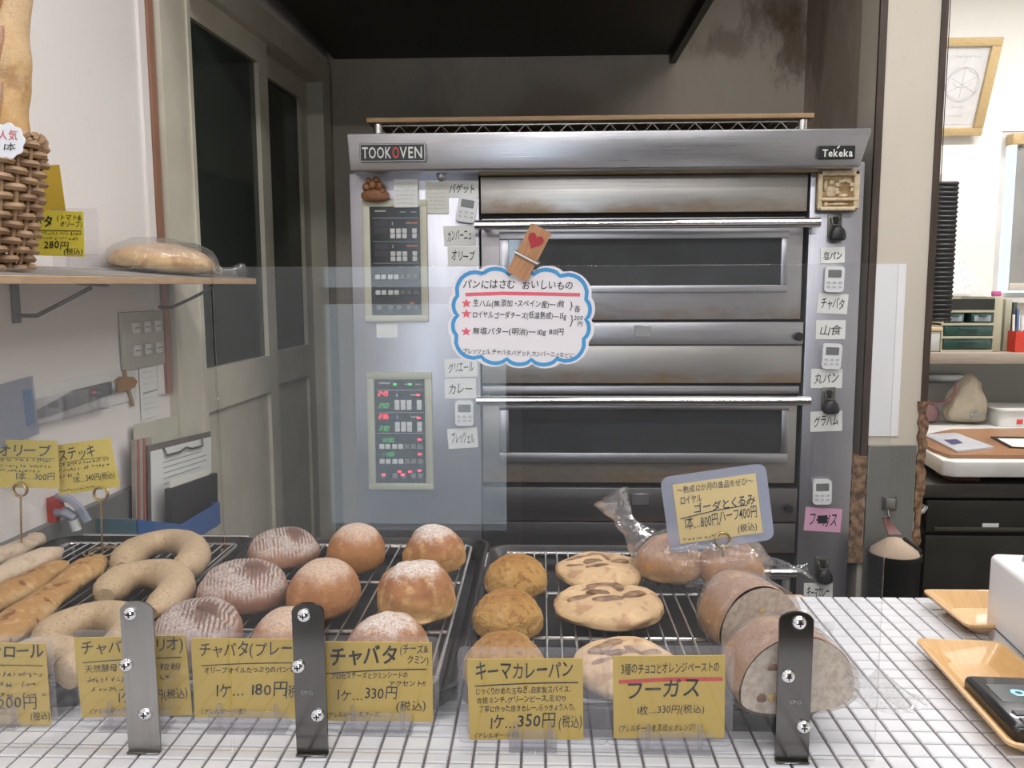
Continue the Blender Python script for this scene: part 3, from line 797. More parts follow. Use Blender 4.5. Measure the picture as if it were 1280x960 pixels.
# kitchen timers
M_tim = mat('timer_white', (0.80, 0.81, 0.83), 0.35, col2=(0.78, 0.79, 0.81))
M_lcd = mat('timer_lcd', (0.20, 0.21, 0.21), 0.25, col2=(0.17, 0.18, 0.18))
def timer(px, py, hpx, rot, label, src=None):
    p = at_y(px, py, OY); loc = (p.x, OY - 0.001, p.z)
    if src: return dup(src, loc, 0, label, ry=R(-rot))
    h_ = 0.066; w_ = 0.049
    t = thing('kitchen_timer', label, 'timer', loc, 0, 'white magnetic timers on the oven', ry=R(-rot))
    part('body', MB().prism(rrect(-w_ / 2, w_ / 2, -h_ / 2, h_ / 2, 0.009), -0.012, 0), M_tim, t)
    part('screen', MB().prism(rrect(-w_ * .34, w_ * .34, h_ * .06, h_ * .36, 0.002), -0.0128, -0.011), M_lcd, t)
    for r_ in range(2):
        for c_ in range(3):
            x = (-0.30 + 0.30 * c_) * w_; z = (-0.12 - 0.17 * r_) * h_
            part('button', MB().prism(rrect(x - 0.0042, x + 0.0042, z - 0.0028, z + 0.0028, 0.002), -0.0135, -0.0115), M_keyl, t)
    return t
M_keyl = mat('timer_key', (0.62, 0.63, 0.65), 0.4)
t0 = timer(584, 262, 34, -9, 'white kitchen timer tilted under the baguette label')
timer(581, 516, 33, 0, 'white kitchen timer below the curry label', t0)
timer(1041, 349, 33, -1, 'white kitchen timer between the salt bread and ciabatta labels', t0)
timer(1038, 445, 33, -2, 'white kitchen timer below the two-kanji label', t0)
timer(1026, 614, 33, 1, 'white kitchen timer right above the pink label', t0)
# latch hooks
M_hook = mat('hook_grey', (0.22, 0.21, 0.19), 0.35, 0.8)
def latch(px, py, label, src=None):
    p = at_y(px, py, OY); loc = (p.x, OY - 0.001, p.z)
    if src: return dup(src, loc, 0, label)
    t = thing('latch_hook', label, 'latch', loc, 0, 'latch hooks on the oven column')
    part('plate', MB().rbox(-0.018, 0.018, -0.004, 0, -0.024, 0.034, 0.002), M_hook, t)
    part('slot', MB().rbox(-0.007, 0.007, -0.006, -0.003, 0.004, 0.026, 0.001), M_seam, t)
    part('staple', MB().tube([(-0.012, -0.003, 0.022), (-0.012, -0.014, 0.018), (-0.010, -0.016, 0.004), (0.010, -0.016, 0.004), (0.012, -0.014, 0.018), (0.012, -0.003, 0.022)], 0.0028, 8), M_hook, t)
    b_ = MB().bun(0.042, 0.026, 0.040, 3, 0.03); b_.v = [v + Vector((0.004, -0.014, -0.036)) for v in b_.v]
    part('rubber_bumper', b_, M_blk, t, label='black rubber bumper')
    return t
l0 = latch(1043, 284, 'small latch hook between relief plaque and salt bread label')
latch(1035, 500, 'small latch hook between two white labels halfway down', l0)
latch(1027, 711, 'small latch hook low on the column above the lowest label', l0)
# relief plaque of a baker at the oven
M_relief = mat('ivory_relief', (0.50, 0.36, 0.18), 0.55, col2=(0.30, 0.19, 0.08), scale=45, bump=0.3)
M_relief2 = mat('ivory_relief_raised', (0.72, 0.60, 0.42), 0.5, col2=(0.55, 0.42, 0.25), scale=60)
p = at_y(1048, 238, OY - 0.02)
t = thing('relief_plaque', 'brown and ivory carved relief plaque of a baker, below the right badge', 'plaque', (p.x, OY - 0.001, p.z))
w_, h_ = 0.104, 0.100
part('back', MB().rbox(-w_ / 2, w_ / 2, -0.012, 0, -h_ / 2, h_ / 2, 0.004), M_relief, t)
f = MB()
f.rbox(-w_ / 2, w_ / 2, -0.024, -0.008, h_ * .36, h_ / 2, 0.004).rbox(-w_ / 2, -w_ * .38, -0.024, -0.008, -h_ / 2, h_ / 2, 0.004).rbox(w_ * .36, w_ / 2, -0.024, -0.008, -h_ / 2, h_ / 2, 0.004)
f.rbox(-w_ / 2, w_ / 2, -0.024, -0.008, -h_ / 2, -h_ * .40, 0.004).rbox(-w_ * .46, w_ * .46, -0.026, -0.008, -h_ * .26, -h_ * .18, 0.003)
part('frame', f, M_relief2, t)
f = MB()
for (cx, cz, sw, sh) in ((-.16, -.02, .26, .30), (-.16, .20, .13, .14), (-.02, -.05, .2, .12), (.14, -.12, .24, .10), (-.30, .12, .10, .3), (-.28, -.33, .14, .12), (.02, -.33, .5, .08)):
    b_ = MB().bun(sw * w_, 0.020, sh * h_, int(cx * 100), 0.08, nu=18, nv=12, base=0.5); b_.v = [v + Vector((cx * w_, -0.012, (cz - sh / 2) * h_)) for v in b_.v]; f.add(b_.v, b_.f)
for k in range(7):
    a_ = math.pi * k / 6; b_ = MB().rbox(-0.006, 0.006, -0.006, 0.006, -0.005, 0.005, 0.002); b_.v = [v + Vector((w_ * .16 + 0.020 * math.cos(a_), -0.013, h_ * .02 + 0.024 * math.sin(a_))) for v in b_.v]; f.add(b_.v, b_.f)
part('relief_figures', f, M_relief2, t)
# brown hedgehog-like bread ornament
M_orn = mat('ornament_brown', (0.27, 0.12, 0.05), 0.5, col2=(0.16, 0.065, 0.025), scale=60, bump=0.2)
p = at_y(471, 237, OY)
t = thing('bread_ornament', 'brown varnished dough ornament above the upper control panel', 'ornament', (p.x, OY - 0.014, p.z))
b_ = MB().bun(0.072, 0.022, 0.034, 4, 0.05, base=0.5); b_.v = [v + Vector((0, -0.010, -0.034)) for v in b_.v]
part('base', b_, M_orn, t)
f = MB()
for (cx, cz, s_) in ((-.022, .004, .020), (-.006, .010, .024), (.012, .006, .022), (.004, .022, .018), (-.016, .020, .014), (.020, -.006, .016)):
    b_ = MB().bun(s_, 0.020, s_, int(cx * 999), 0.1, nu=16, nv=12, base=0.5); b_.v = [v + Vector((cx, -0.012, cz - s_ / 2)) for v in b_.v]; f.add(b_.v, b_.f)
part('knobs', f, M_orn, t)

# ---- wire rack and board on top of the oven
zt = z1 + 0.0005
rx0, rx1 = at_y(473, 160, OY + 0.02).x, at_y(1003, 155, OY + 0.02).x
rk = thing('top_rack', 'low chrome truss-wire rack lying on top of the oven', 'wire rack', ((rx0 + rx1) / 2, OY + 0.25, zt))
M_wire = mat('chrome_wire', (0.62, 0.61, 0.58), 0.22, 0.9)
zb2 = at_y(760, 152, OY + 0.02).z
for (fy, nm) in ((OY + 0.02, 'a'), (OY + 0.48, 'b')):
    P('rail', MB().cyl((rx0, fy, zt + 0.006), (rx1, fy, zt + 0.006), 0.003, 8), M_wire, rk)
    P('rail', MB().cyl((rx0, fy, zb2 - 0.004), (rx1, fy, zb2 - 0.004), 0.003, 8), M_wire, rk)
    zz = []; n_ = 40
    for k in range(n_ + 1): zz.append((rx0 + (rx1 - rx0) * k / n_, fy, zt + 0.006 if k % 2 else zb2 - 0.005))
    P('truss_wire', MB().tube(zz, 0.0022, 6), M_wire, rk)
    for a in (rx0, rx1): P('corner_post', MB().cyl((a, fy, zt + 0.0005), (a, fy, zb2 - 0.002), 0.013, 14), M_wire, rk)
for k in range(24):
    x = rx0 + (rx1 - rx0) * (k + .5) / 24
    P('shelf_wire', MB().cyl((x, OY + 0.02, zb2 - 0.002), (x, OY + 0.48, zb2 - 0.002), 0.0018, 6), M_wire, rk)
M_board = mat('baked_board', (0.40, 0.26, 0.14), 0.6, col2=(0.30, 0.18, 0.09), sc3=(2, 30, 30))
bx0, bx1 = at_y(458, 158, OY).x, at_y(1018, 151, OY).x
solo('wooden_board', MB().rbox(bx0, bx1, OY + 0.0, OY + 0.52, zb2 + 0.0005, zb2 + 0.0125, 0.002), M_board, 'long thin brown wooden board lying on the oven top rack', 'board')
# ================================================================== BAKING TRAYS AND RACKS
M_tray = mat('black_tray', (0.014, 0.0125, 0.012), 0.42, 0.2, col2=(0.024, 0.020, 0.018), scale=20)
RIM = 0.930
RZ = 0.9285                                  # top of the rack wires
def tray(x0, x1, y0, y1, label):
    cx, cy = (x0 + x1) / 2, (y0 + y1) / 2; hx, hy = (x1 - x0) / 2, (y1 - y0) / 2
    t = thing('baking_tray', label, 'tray', (cx, cy, CZ + 0.0006), 0, 'black baking trays')
    H = RIM - CZ
    loops = [(0.016, 0.0), (0.003, H - 0.004), (0.0, H - 0.002), (0.0, H), (0.004, H + 0.001), (0.007, H - 0.002), (0.019, 0.003)]
    vs_ = []; fs_ = []
    for ins, z in loops:
        ring = rrect(-hx + ins, hx - ins, -hy + ins, hy - ins, 0.032, 6)
        vs_ += [(x, y, z) for x, y in ring]
    n = len(ring)
    for i in range(len(loops) - 1):
        for k in range(n): fs_.append((i * n + k, i * n + (k + 1) % n, (i + 1) * n + (k + 1) % n, (i + 1) * n + k))
    fs_.append(tuple(range(n - 1, -1, -1))); fs_.append(tuple((len(loops) - 1) * n + k for k in range(n)))
    part('pan', MB().add(vs_, fs_), M_tray, t)
    return cx, cy, hx, hy
def rack(cx, cy, hx, hy, label, cross):
    t = thing('cooling_rack', label, 'wire rack', (cx, cy, CZ + 0.005), 0, 'chrome cooling racks in the trays')
    a, b = hx - 0.028, hy - 0.026; zt = RZ - CZ - 0.005
    part('frame', MB().tube([(x, y, zt - 0.0032) for x, y in rrect(-a, a, -b, b, 0.014, 4)], 0.0027, 8, closed=True), M_rack, t)
    n = 18
    wm = mesh(MB().cyl((0, -b, zt - 0.0014), (0, b, zt - 0.0014), 0.0014, 6), M_rack)
    for k in range(n):
        o = link('wire', wm, t); o.location = (-a + 2 * a * (k + 0.5) / n, 0, 0)
    cm = mesh(MB().cyl((-a, 0, zt - 0.0052), (a, 0, zt - 0.0052), 0.0026, 8), M_rack)
    for y in cross:
        o = link('cross_wire', cm, t); o.location = (0, y - cy, 0)
    fm = mesh(MB().cyl((0, 0, 0), (0, 0, zt - 0.005), 0.003, 8), M_rack)
    for sx in (-1, 1):
        for sy in (-1, 1):
            o = link('foot', fm, t); o.location = (sx * (a - 0.02), sy * (b - 0.02), 0)
M_rack = mat('rack_wire', (0.70, 0.69, 0.68), 0.22, 0.85, col2=(0.6, 0.59, 0.58))
rp = at_z(613, 681, RIM); rf = at_z(568, 885, RIM); mp_ = at_z(604, 673, RIM); mf = at_z(561, 867, RIM); ml = at_z(309, 674, RIM); lr = at_z(299, 673, RIM)
yb_r, yf_r, yb_m, yf_m = rp.y, rf.y, mp_.y, mf.y
RX0, RX1 = rp.x, rp.x + 0.372
MX1 = rp.x - 0.003; MX0 = MX1 - 0.378
LX1 = MX0 - 0.008; LX0 = LX1 - 0.345
cy_ = lambda py: at_z(700, py, RZ - 0.004).y
cr = tray(RX0, RX1, yf_r, yb_r, 'black baking tray under the curry buns and flat breads'); rack(*cr, 'chrome cooling rack under the curry buns and flat breads', [cy_(y) for y in (690, 741, 797, 850)])
cm_ = tray(MX0, MX1, yf_m, yb_m, 'black baking tray under the floured round breads'); rack(*cm_, 'chrome cooling rack under the floured round breads', [cy_(y) for y in (684, 729, 791, 848)])
cl = tray(LX0, LX1, yf_m, yb_m, 'black baking tray under the stick breads and ring breads'); rack(*cl, 'chrome cooling rack under the stick breads and ring breads', [cy_(y) for y in (672, 729, 791, 848)])

# ================================================================== BREADS
def crinkle(mb, amp, sc, seed=0, start=0):
    so = Vector((seed * 1.7, seed * 2.3, seed * 0.9))
    for i in range(start, len(mb.v)):
        v = mb.v[i]; mb.v[i] = v + Vector((noise.noise(v * sc + so), noise.noise(v * sc + so + Vector((9, 0, 0))), noise.noise(v * sc + so + Vector((0, 9, 0))) * 0.6)) * amp
    return mb
def spot_of(px0, px1, pyt, pyb, dep):
    m = (px0 + px1) / 2
    yf = at_z(m, pyb, RZ + 0.008).y; yc = yf + dep / 2
    wd = at_y(px1, (pyt + pyb) / 2, yc).x - at_y(px0, (pyt + pyb) / 2, yc).x
    cx = at_y(m, (pyt + pyb) / 2, yc).x
    h = at_y(m, pyt, yc + dep * 0.12).z - RZ
    return cx, yc, wd, h
B_dark = bread('dark_floured_crust', (0.44, 0.23, 0.13), (0.34, 0.17, 0.105), (0.13, 0.065, 0.048), flour=0.76, fl_lo=0.40, fscale=14, stripes=62, bare=((0.64, 0.40, 0.80), (0.15, 0.20, 0.30)), fl_col=(0.68, 0.61, 0.57), bump=0.3)
B_plain = bread('plain_floured_crust', (0.58, 0.33, 0.15), (0.43, 0.195, 0.075), (0.36, 0.16, 0.07), flour=0.80, fl_lo=0.66, fscale=11, fl_col=(0.68, 0.57, 0.48))
B_chees = bread('cheese_crust', (0.78, 0.56, 0.27), (0.60, 0.33, 0.12), (0.34, 0.14, 0.055), flour=0.92, fl_lo=0.74, fscale=26, top_lo=0.3, top_hi=0.72)
B_curry = bread('crumbed_crust', (0.82, 0.56, 0.26), (0.74, 0.43, 0.135), (0.54, 0.25, 0.065), bump=0.95, bscale=130, spots=(0.33, 0.13, 0.035), spot_amt=0.6, sscale=38, rough=0.7, top_lo=0.55, top_hi=1.1)
B_foug = bread('pale_flat_crust', (0.66, 0.46, 0.26), (0.62, 0.42, 0.23), (0.60, 0.41, 0.24), spots=(0.34, 0.17, 0.09), spot_amt=0.55, sscale=13, bump=0.3)
B_choc = mat('dark_filling', (0.16, 0.085, 0.05), 0.45, col2=(0.32, 0.20, 0.10), scale=90, bump=0.5)
B_ring = bread('grey_brown_bran_crust', (0.50, 0.36, 0.22), (0.49, 0.35, 0.21), (0.50, 0.37, 0.235), spots=(0.26, 0.15, 0.08), spot_amt=0.6, sscale=130, bump=0.25)
B_stick = bread('golden_stick_crust', (0.70, 0.54, 0.33), (0.62, 0.41, 0.19), (0.47, 0.26, 0.10), spots=(0.24, 0.085, 0.03), spot_amt=0.95, sscale=16)
B_olive = bread('floury_stick_crust', (0.70, 0.55, 0.40), (0.68, 0.52, 0.37), (0.70, 0.56, 0.43), spots=(0.46, 0.28, 0.16), spot_amt=0.4, sscale=12)
B_top = mat('baked_topping', (0.30, 0.10, 0.035), 0.4, col2=(0.60, 0.33, 0.12), scale=50, bump=0.4)
B_loaf = bread('bagged_loaf_crust', (0.70, 0.48, 0.26), (0.52, 0.26, 0.09), (0.36, 0.14, 0.045), flour=0.30, fl_lo=0.5, fscale=16, spots=(0.36, 0.16, 0.08), spot_amt=0.3)
B_crumb = mat('bread_crumb', (0.60, 0.51, 0.42), 0.85, col2=(0.46, 0.36, 0.28), scale=150, bump=0.6, bscale=110)

def bun(nm, box_, dep, label, m, group, seed, e=1.0, amp=0.05, rz=0, ex=1.0, dip=None, base=0.32, dz=0.0):
    cx, yc, wd, h = spot_of(*box_, dep)
    mb = MB().bun(wd * ex, dep, h, seed, amp, e, dip=dip, base=base, nu=96 if m is B_curry else 56, nv=56 if m is B_curry else 32)
    if m is B_curry: crinkle(mb, 0.0016, 210, seed); mb.v = [Vector((v.x, v.y, max(v.z, 0))) for v in mb.v]
    return solo(nm, mb, m, label, 'bread', (cx, yc, RZ + dz), R(rz), group)
def slash(px, py):
    return 0.012 * math.exp(-((py + 0.15 + 0.15 * px) / 0.10) ** 2) * (1 if abs(px) < 0.75 else 0.3) - 0.004 * math.exp(-((py + 0.40) / 0.12) ** 2)
G1, G2, G3 = 'dark floured breads', 'plain floured breads', 'cheese breads with a floured top'
bun('floured_bread', (312, 397, 658, 713), 0.115, 'dark striped floury bread at the back of the middle tray, left of a round bun', B_dark, G1, 1, 0.86, 0.05, 20, 1.02, slash)
bun('floured_bread', (250, 357, 698, 772), 0.118, 'dark striped floury bread in the middle of its column', B_dark, G1, 2, 0.84, 0.05, 14, 1.02, slash)
bun('floured_bread', (190, 298, 747, 835), 0.120, 'dark striped floury bread at the front, behind the second yellow card', B_dark, G1, 3, 0.84, 0.05, 8, 1.0, slash)
bun('round_bread', (410, 480, 652, 719), 0.105, 'round brown flour-capped bread at the back between striped and cheese breads', B_plain, G2, 4, 0.95, 0.03)
bun('round_bread', (362, 447, 695, 779), 0.112, 'round brown flour-capped bread in the middle of the middle column', B_plain, G2, 5, 0.92, 0.04, -8)
bun('round_bread', (315, 400, 757, 850), 0.108, 'flour-capped bread at the front beside the middle metal bracket', B_plain, G2, 6, 0.95, 0.03)
bun('cheese_bread', (504, 580, 655, 721), 0.105, 'glossy brown bread with white flour cap, rearmost of the middle tray right column', B_chees, G3, 7, 0.9, 0.09)
bun('cheese_bread', (472, 570, 697, 783), 0.118, 'largest glossy bread with pale cheeky front and white flour cap', B_chees, G3, 8, 0.9, 0.11, 10, dip=lambda x, y: 0.010 * math.exp(-((x - 0.1) / 0.13) ** 2) * max(0, -y))
bun('cheese_bread', (432, 536, 765, 862), 0.112, 'white-capped brown bread directly behind the fourth yellow card', B_chees, G3, 9, 0.92, 0.05)
G4 = 'crumbed curry buns'
bun('curry_bun', (606, 683, 692, 751), 0.098, 'golden crumbed curry bun at the back of its column', B_curry, G4, 10, 1, 0.05)
bun('curry_bun', (590, 679, 737, 804), 0.103, 'golden crumbed curry bun in the middle of its column', B_curry, G4, 11, 1, 0.07)
bun('curry_bun', (580, 680, 790, 876), 0.108, 'golden crumbed curry bun at the front behind its price card', B_curry, G4, 12, 1, 0.05)

def fougasse(box_, label, seed, dep, hh, slots, rz=0):
    m_ = (box_[0] + box_[1]) / 2
    cx, yc, wd, h = spot_of(*box_, dep); h = hh
    def dip(px, py):
        return sum(d_ * math.exp(-(((px - sx) * math.cos(a) + (py - sy) * math.sin(a)) / lx) ** 2 - ((-(px - sx) * math.sin(a) + (py - sy) * math.cos(a)) / ly) ** 2) for sx, sy, lx, ly, a, d_ in slots)
    t = thing('flat_bread', label, 'bread', (cx, yc, RZ), R(rz), 'slashed flat breads with dark filling')
    part('crust', MB().bun(wd, dep, h, seed, 0.10, 0.95, 56, 26, base=0.42, dip=dip, fr=2.4), B_foug, t)
    for i, (sx, sy, lx, ly, a, d_) in enumerate(slots):
        b_ = MB().bun(lx * wd * 1.15, ly * dep * 1.15, 0.009, seed + i, 0.25, nu=16, nv=10, base=0.5)
        rr_ = Matrix.Rotation(a, 4, 'Z'); zc2 = 0.42 * h + 0.58 * h * math.sqrt(max(0, 1 - sx * sx - sy * sy)) - d_ * 0.95
        b_.v = [rr_ @ v + Vector((sx * wd / 2, sy * dep / 2, zc2 - 0.001)) for v in b_.v]
        part('filling', b_, B_choc, t)
SL = [(-0.44, 0.30, 0.26, 0.11, 0.5, 0.010), (-0.15, 0.52, 0.24, 0.10, 0.1, 0.009), (-0.52, -0.08, 0.24, 0.09, 0.2, 0.010), (-0.20, 0.10, 0.26, 0.10, -0.2, 0.010), (0.16, 0.36, 0.10, 0.26, 0.4, 0.012), (0.45, 0.10, 0.22, 0.10, 0.4, 0.009), (-0.08, -0.28, 0.26, 0.09, 0.0, 0.008)]
def vary(s, seed):
    r = random.Random(seed)
    return [(a + r.uniform(-.06, .06), b + r.uniform(-.08, .08), c * r.uniform(.8, 1.2), d_ * r.uniform(.8, 1.2), e_ + r.uniform(-.4, .4), f_ * r.uniform(.7, 1.2)) for a, b, c, d_, e_, f_ in s]
fougasse((695, 806, 684, 737), 'flat slashed bread at the back, behind two others like it', 21, 0.125, 0.030, vary(SL, 1), -6)
fougasse((695, 831, 727, 789), 'flat slashed bread in the middle, widest of the three', 22, 0.132, 0.033, vary(SL, 2), -4)
fougasse((720, 852, 790, 880), 'flat slashed bread at the front, behind the red-lined card', 23, 0.135, 0.032, vary(SL, 3), 4)

# ring breads: horseshoe-curved sausages of dough
def curve_pts(pts, n=40):
    """smooth the corner points (Catmull-Rom)"""
    P_ = [Vector(p) for p in pts]; P_ = [P_[0] * 2 - P_[1]] + P_ + [P_[-1] * 2 - P_[-2]]; out = []
    m_ = len(P_) - 3
    for k in range(n + 1):
        u = k / n * m_; i = min(int(u), m_ - 1); t = u - i
        a, b, c, d_ = P_[i:i + 4]
        out.append(0.5 * ((2 * b) + (c - a) * t + (2 * a - 5 * b + 4 * c - d_) * t * t + (3 * b - a - 3 * c + d_) * t ** 3))
    return out
def ring(pix, r, label, seed):
    pts = [at_z(px, py, RZ + r) for px, py in pix]
    pts = curve_pts(pts, 44)
    def rad(t): return r * (0.30 + 0.78 * min(1, math.sin(math.pi * min(max(t, 0.0), 1.0)) * 3.0 + 0.05) ** 0.5) * (1 + 0.08 * math.sin(9 * t + seed))
    mb = crinkle(MB().tube(pts, rad, 18, flat=0.92), 0.0022, 38, seed)
    lo = min(v.z for v in mb.v)
    mb.v = [v + Vector((0, 0, RZ - lo)) for v in mb.v]
    c = sum(pts, Vector()) / len(pts)
    return solo('ring_bread', mb, B_ring, label, 'bread', (c.x, c.y, RZ), 0, 'speckled horseshoe ring breads', world=True)
ring([(152, 712), (162, 697), (180, 685), (205, 678), (230, 680), (243, 692), (236, 708), (216, 718)], 0.0205, 'speckled horseshoe bread at the back of the left tray', 1)
ring([(132, 747), (145, 731), (165, 722), (190, 719), (212, 723), (221, 737), (209, 753), (188, 768)], 0.0215, 'speckled horseshoe bread, second from the back', 2)
ring([(55, 808), (70, 792), (95, 781), (128, 775), (154, 780), (163, 793), (150, 806), (128, 812)], 0.0215, 'speckled horseshoe bread partly behind the left metal bracket', 3)
ring([(6, 836), (24, 826), (52, 819), (78, 821), (92, 831), (88, 840), (76, 846)], 0.0190, 'speckled horseshoe bread at the front, between the two left cards', 4)
# stick breads
def stick(pix, r, label, m, seed, topping=None, flat=0.62):
    pts = curve_pts([at_z(px, py, RZ + r * flat) for px, py in pix], 40)
    def rad(t): return r * (0.12 + 0.95 * min(1.0, math.sin(math.pi * min(max(t, 0.0), 1.0)) * 2.6) ** 0.6) * (1 + 0.12 * math.sin(13 * t + seed * 2))
    mb = crinkle(MB().tube(pts, rad, 16, flat=flat), 0.005, 30, seed)
    lo = min(v.z for v in mb.v); mb.v = [v + Vector((0, 0, RZ - lo)) for v in mb.v]
    c = sum(pts, Vector()) / len(pts)
    t = thing('stick_bread', label, 'bread', (c.x, c.y, RZ), 0, 'long stick breads')
    part('crust', mb, m, t, world=True)
    for (u, su) in topping or ():
        p = pts[int(u * 40)]; q_ = pts[min(40, int(u * 40) + 3)]; d_ = q_ - p
        b_ = MB().bun(su, r * 1.25, r * 0.62, int(u * 50), 0.2, nu=20, nv=12, base=0.4)
        rr_ = Matrix.Rotation(math.atan2(d_.y, d_.x), 4, 'Z'); b_.v = [rr_ @ v + Vector((p.x, p.y, RZ + r * flat * 1.28)) for v in b_.v]
        part('topping', b_, B_top, t, world=True)
stick([(-70, 715), (-10, 700), (28, 684), (48, 672)], 0.0185, 'pale pinkish stick bread at the back left corner of the tray', B_olive, 1)
stick([(-98, 762), (-30, 735), (26, 711), (78, 688)], 0.0200, 'pale floury stick bread behind the dark-topped ones', B_olive, 2)
stick([(-100, 806), (-32, 772), (28, 738), (82, 706)], 0.0215, 'stick bread with a dark red-brown baked patch on top', B_stick, 3, topping=((0.80, 0.06), (0.35, 0.05)))
stick([(-80, 850), (-10, 806), (60, 752), (130, 698)], 0.0230, 'longest golden stick bread with browned tip, next to the ring breads', B_stick, 4, topping=((0.90, 0.035),))

# ---- bagged half loaves
M_bag = clear('clear_bag', tint=(0.995, 0.995, 0.995), haze=0.07, hcol=(0.92, 0.92, 0.95), rough=0.09, ior=1.5, bump=1.0, bscale=38, gain=1.2, fmax=0.40)
def loaf(face_px, wd, ht, length, yaw, label, seed, zlift=0.004, tails=()):
    p = at_y(face_px[0], 880, face_px[1]); p.z = RZ + zlift
    t = thing('bagged_loaf', label, 'bread', (p.x, p.y, RZ + zlift), R(yaw), 'half loaves in clear bags')
    def sect(a):      # D-shaped section, flat underside
        x = math.cos(a); z = math.sin(a)
        return x * wd / 2, (ht * 0.30 + ht * 0.70 * z if z > 0 else ht * 0.30 + ht * 0.30 * -(abs(z) ** 0.6))
    def body(infl, y_in, nl=16, na=40, tail=0.0, amp=0.0):
        vs_ = []; fs_ = []
        for j in range(nl + 1):
            u = j / nl; s_ = (max(0.0, 1 - max(0, (u - 0.25) / 0.75) ** 2.4)) ** 0.5
            s_ = max(s_, 0.04)
            for i in range(na):
                x, z = sect(2 * math.pi * i / na)
                vs_.append(Vector((x * s_ * infl, y_in + u * length * infl, max(0.0, ht * 0.34 + (z - ht * 0.34) * (0.25 + 0.75 * s_) * infl) if infl == 1 else ht * 0.34 + (z - ht * 0.34) * (0.25 + 0.75 * s_) * infl)))
        for j in range(nl):
            for i in range(na):
                l_ = (i + 1) % na; fs_.append((j * na + i, j * na + l_, (j + 1) * na + l_, (j + 1) * na + i))
        fs_.append(tuple(nl * na + i for i in range(na)))
        mb = MB().add(vs_, fs_)
        if amp: crinkle(mb, amp, 42, seed)
        return mb
    b_ = body(1, 0); part('crust', crinkle(b_, 0.0030, 26, seed), B_loaf, t)
    n_ = 40; f = MB(); rr_ = [(0.0, 0.0)] 
    vs_ = []; fs_ = []
    for q_ in (1.0, 0.55, 0.0):
        for i in range(n_):
            x, z = sect(2 * math.pi * i / n_); vs_.append((x * q_ * 0.985, -0.0015 - 0.001 * (1 - q_), ht * 0.34 + (z - ht * 0.34) * q_ * 0.985))
    for j in range(2):
        for i in range(n_): fs_.append((j * n_ + i, j * n_ + (i + 1) % n_, (j + 1) * n_ + (i + 1) % n_, (j + 1) * n_ + i))
    part('crumb_face', MB().add(vs_, fs_), B_crumb, t)
    r_ = random.Random(seed)
    for k in range(4):
        cx, cz = r_.uniform(-.32, .32) * wd, r_.uniform(.12, .75) * ht
        b_ = MB().bun(r_.uniform(.007, .014), 0.003, r_.uniform(.006, .010), k, 0.3, nu=12, nv=8, base=0.5); b_.v = [v + Vector((cx, -0.0025, cz)) for v in b_.v]
        part('cheese_cube' if k % 2 else 'walnut_piece', b_, M_cheese if k % 2 else B_walnut, t)
    bag = body(1.06, -0.004, amp=0.004)
    # gathered mouth of the bag in front of the cut face
    for tx, ty, x0_, w1 in tails:
        fl = MB().grid(lambda u, v: Vector((x0_ * wd + tx * u, -0.006 + ty * u + 0.010 * math.sin(7 * u + 4 * v), max(0.002, ht * (0.05 + 0.62 * v) * (1 - u) + w1 * v * u + 0.005 * math.sin(11 * u + 9 * v)))), 14, 8)
        bag.add(fl.v, fl.f)
    part('bag', bag, M_bag, t)
M_cheese = mat('cheese_yellow', (0.50, 0.34, 0.10), 0.5, col2=(0.40, 0.25, 0.07))
B_walnut = mat('walnut_brown', (0.20, 0.10, 0.055), 0.6, col2=(0.14, 0.07, 0.04))
loaf((996, 0.786), 0.118, 0.079, 0.095, 9, 'bagged half loaf with big cut face behind the right metal bracket', 31, 0.0045, tails=((0.075, -0.012, 0.40, 0.020),))
loaf((948, 0.925), 0.100, 0.078, 0.105, 14, 'bagged half loaf, cut face turned right, behind the frontmost bagged loaf', 32, 0.003, tails=((0.050, 0.006, 0.38, 0.03),))
# the whole loaf at the back, bag twisted at one end
p = at_z(868, 741, RZ + 0.004)
t = thing('bagged_loaf', 'bagged whole loaf with twisted bag end, under the laminated card', 'bread', (p.x + 0.016, p.y + 0.050, RZ + 0.003), R(-8), 'half loaves in clear bags')
for k, (cx, wd, h_) in enumerate(((-0.043, 0.092, 0.066), (0.042, 0.090, 0.062))):
    b_ = MB().bun(wd, 0.092, h_, 40 + k, 0.07, 0.95); b_.v = [v + Vector((cx, 0, 0)) for v in b_.v]
    part('crust', b_, B_loaf, t)
b_ = MB().bun(0.196, 0.108, 0.080, 44, 0.05, 0.9, 48, 26, base=0.4); crinkle(b_, 0.006, 34, 3); b_.v = [Vector((v.x, v.y, max(v.z - 0.003, -0.002))) for v in b_.v]
tw_ = [(-0.080, 0.005, 0.050), (-0.100, 0.012, 0.070), (-0.112, 0.018, 0.088), (-0.128, 0.025, 0.112)]
tb = MB().tube(curve_pts(tw_, 14), lambda u: 0.026 - 0.062 * u + 0.058 * u * u + 0.008 * u, 14, cap=False); crinkle(tb, 0.004, 70, 5); b_.add(tb.v, tb.f)
fl = MB().grid(lambda u, v: Vector((0.075 + 0.075 * u, -0.03 + 0.05 * v + 0.01 * u, 0.050 - 0.032 * u - 0.018 * v * (1 - u) + 0.006 * math.sin(9 * u + 5 * v))), 10, 6); b_.add(fl.v, fl.f)
part('bag', b_, M_bag, t)

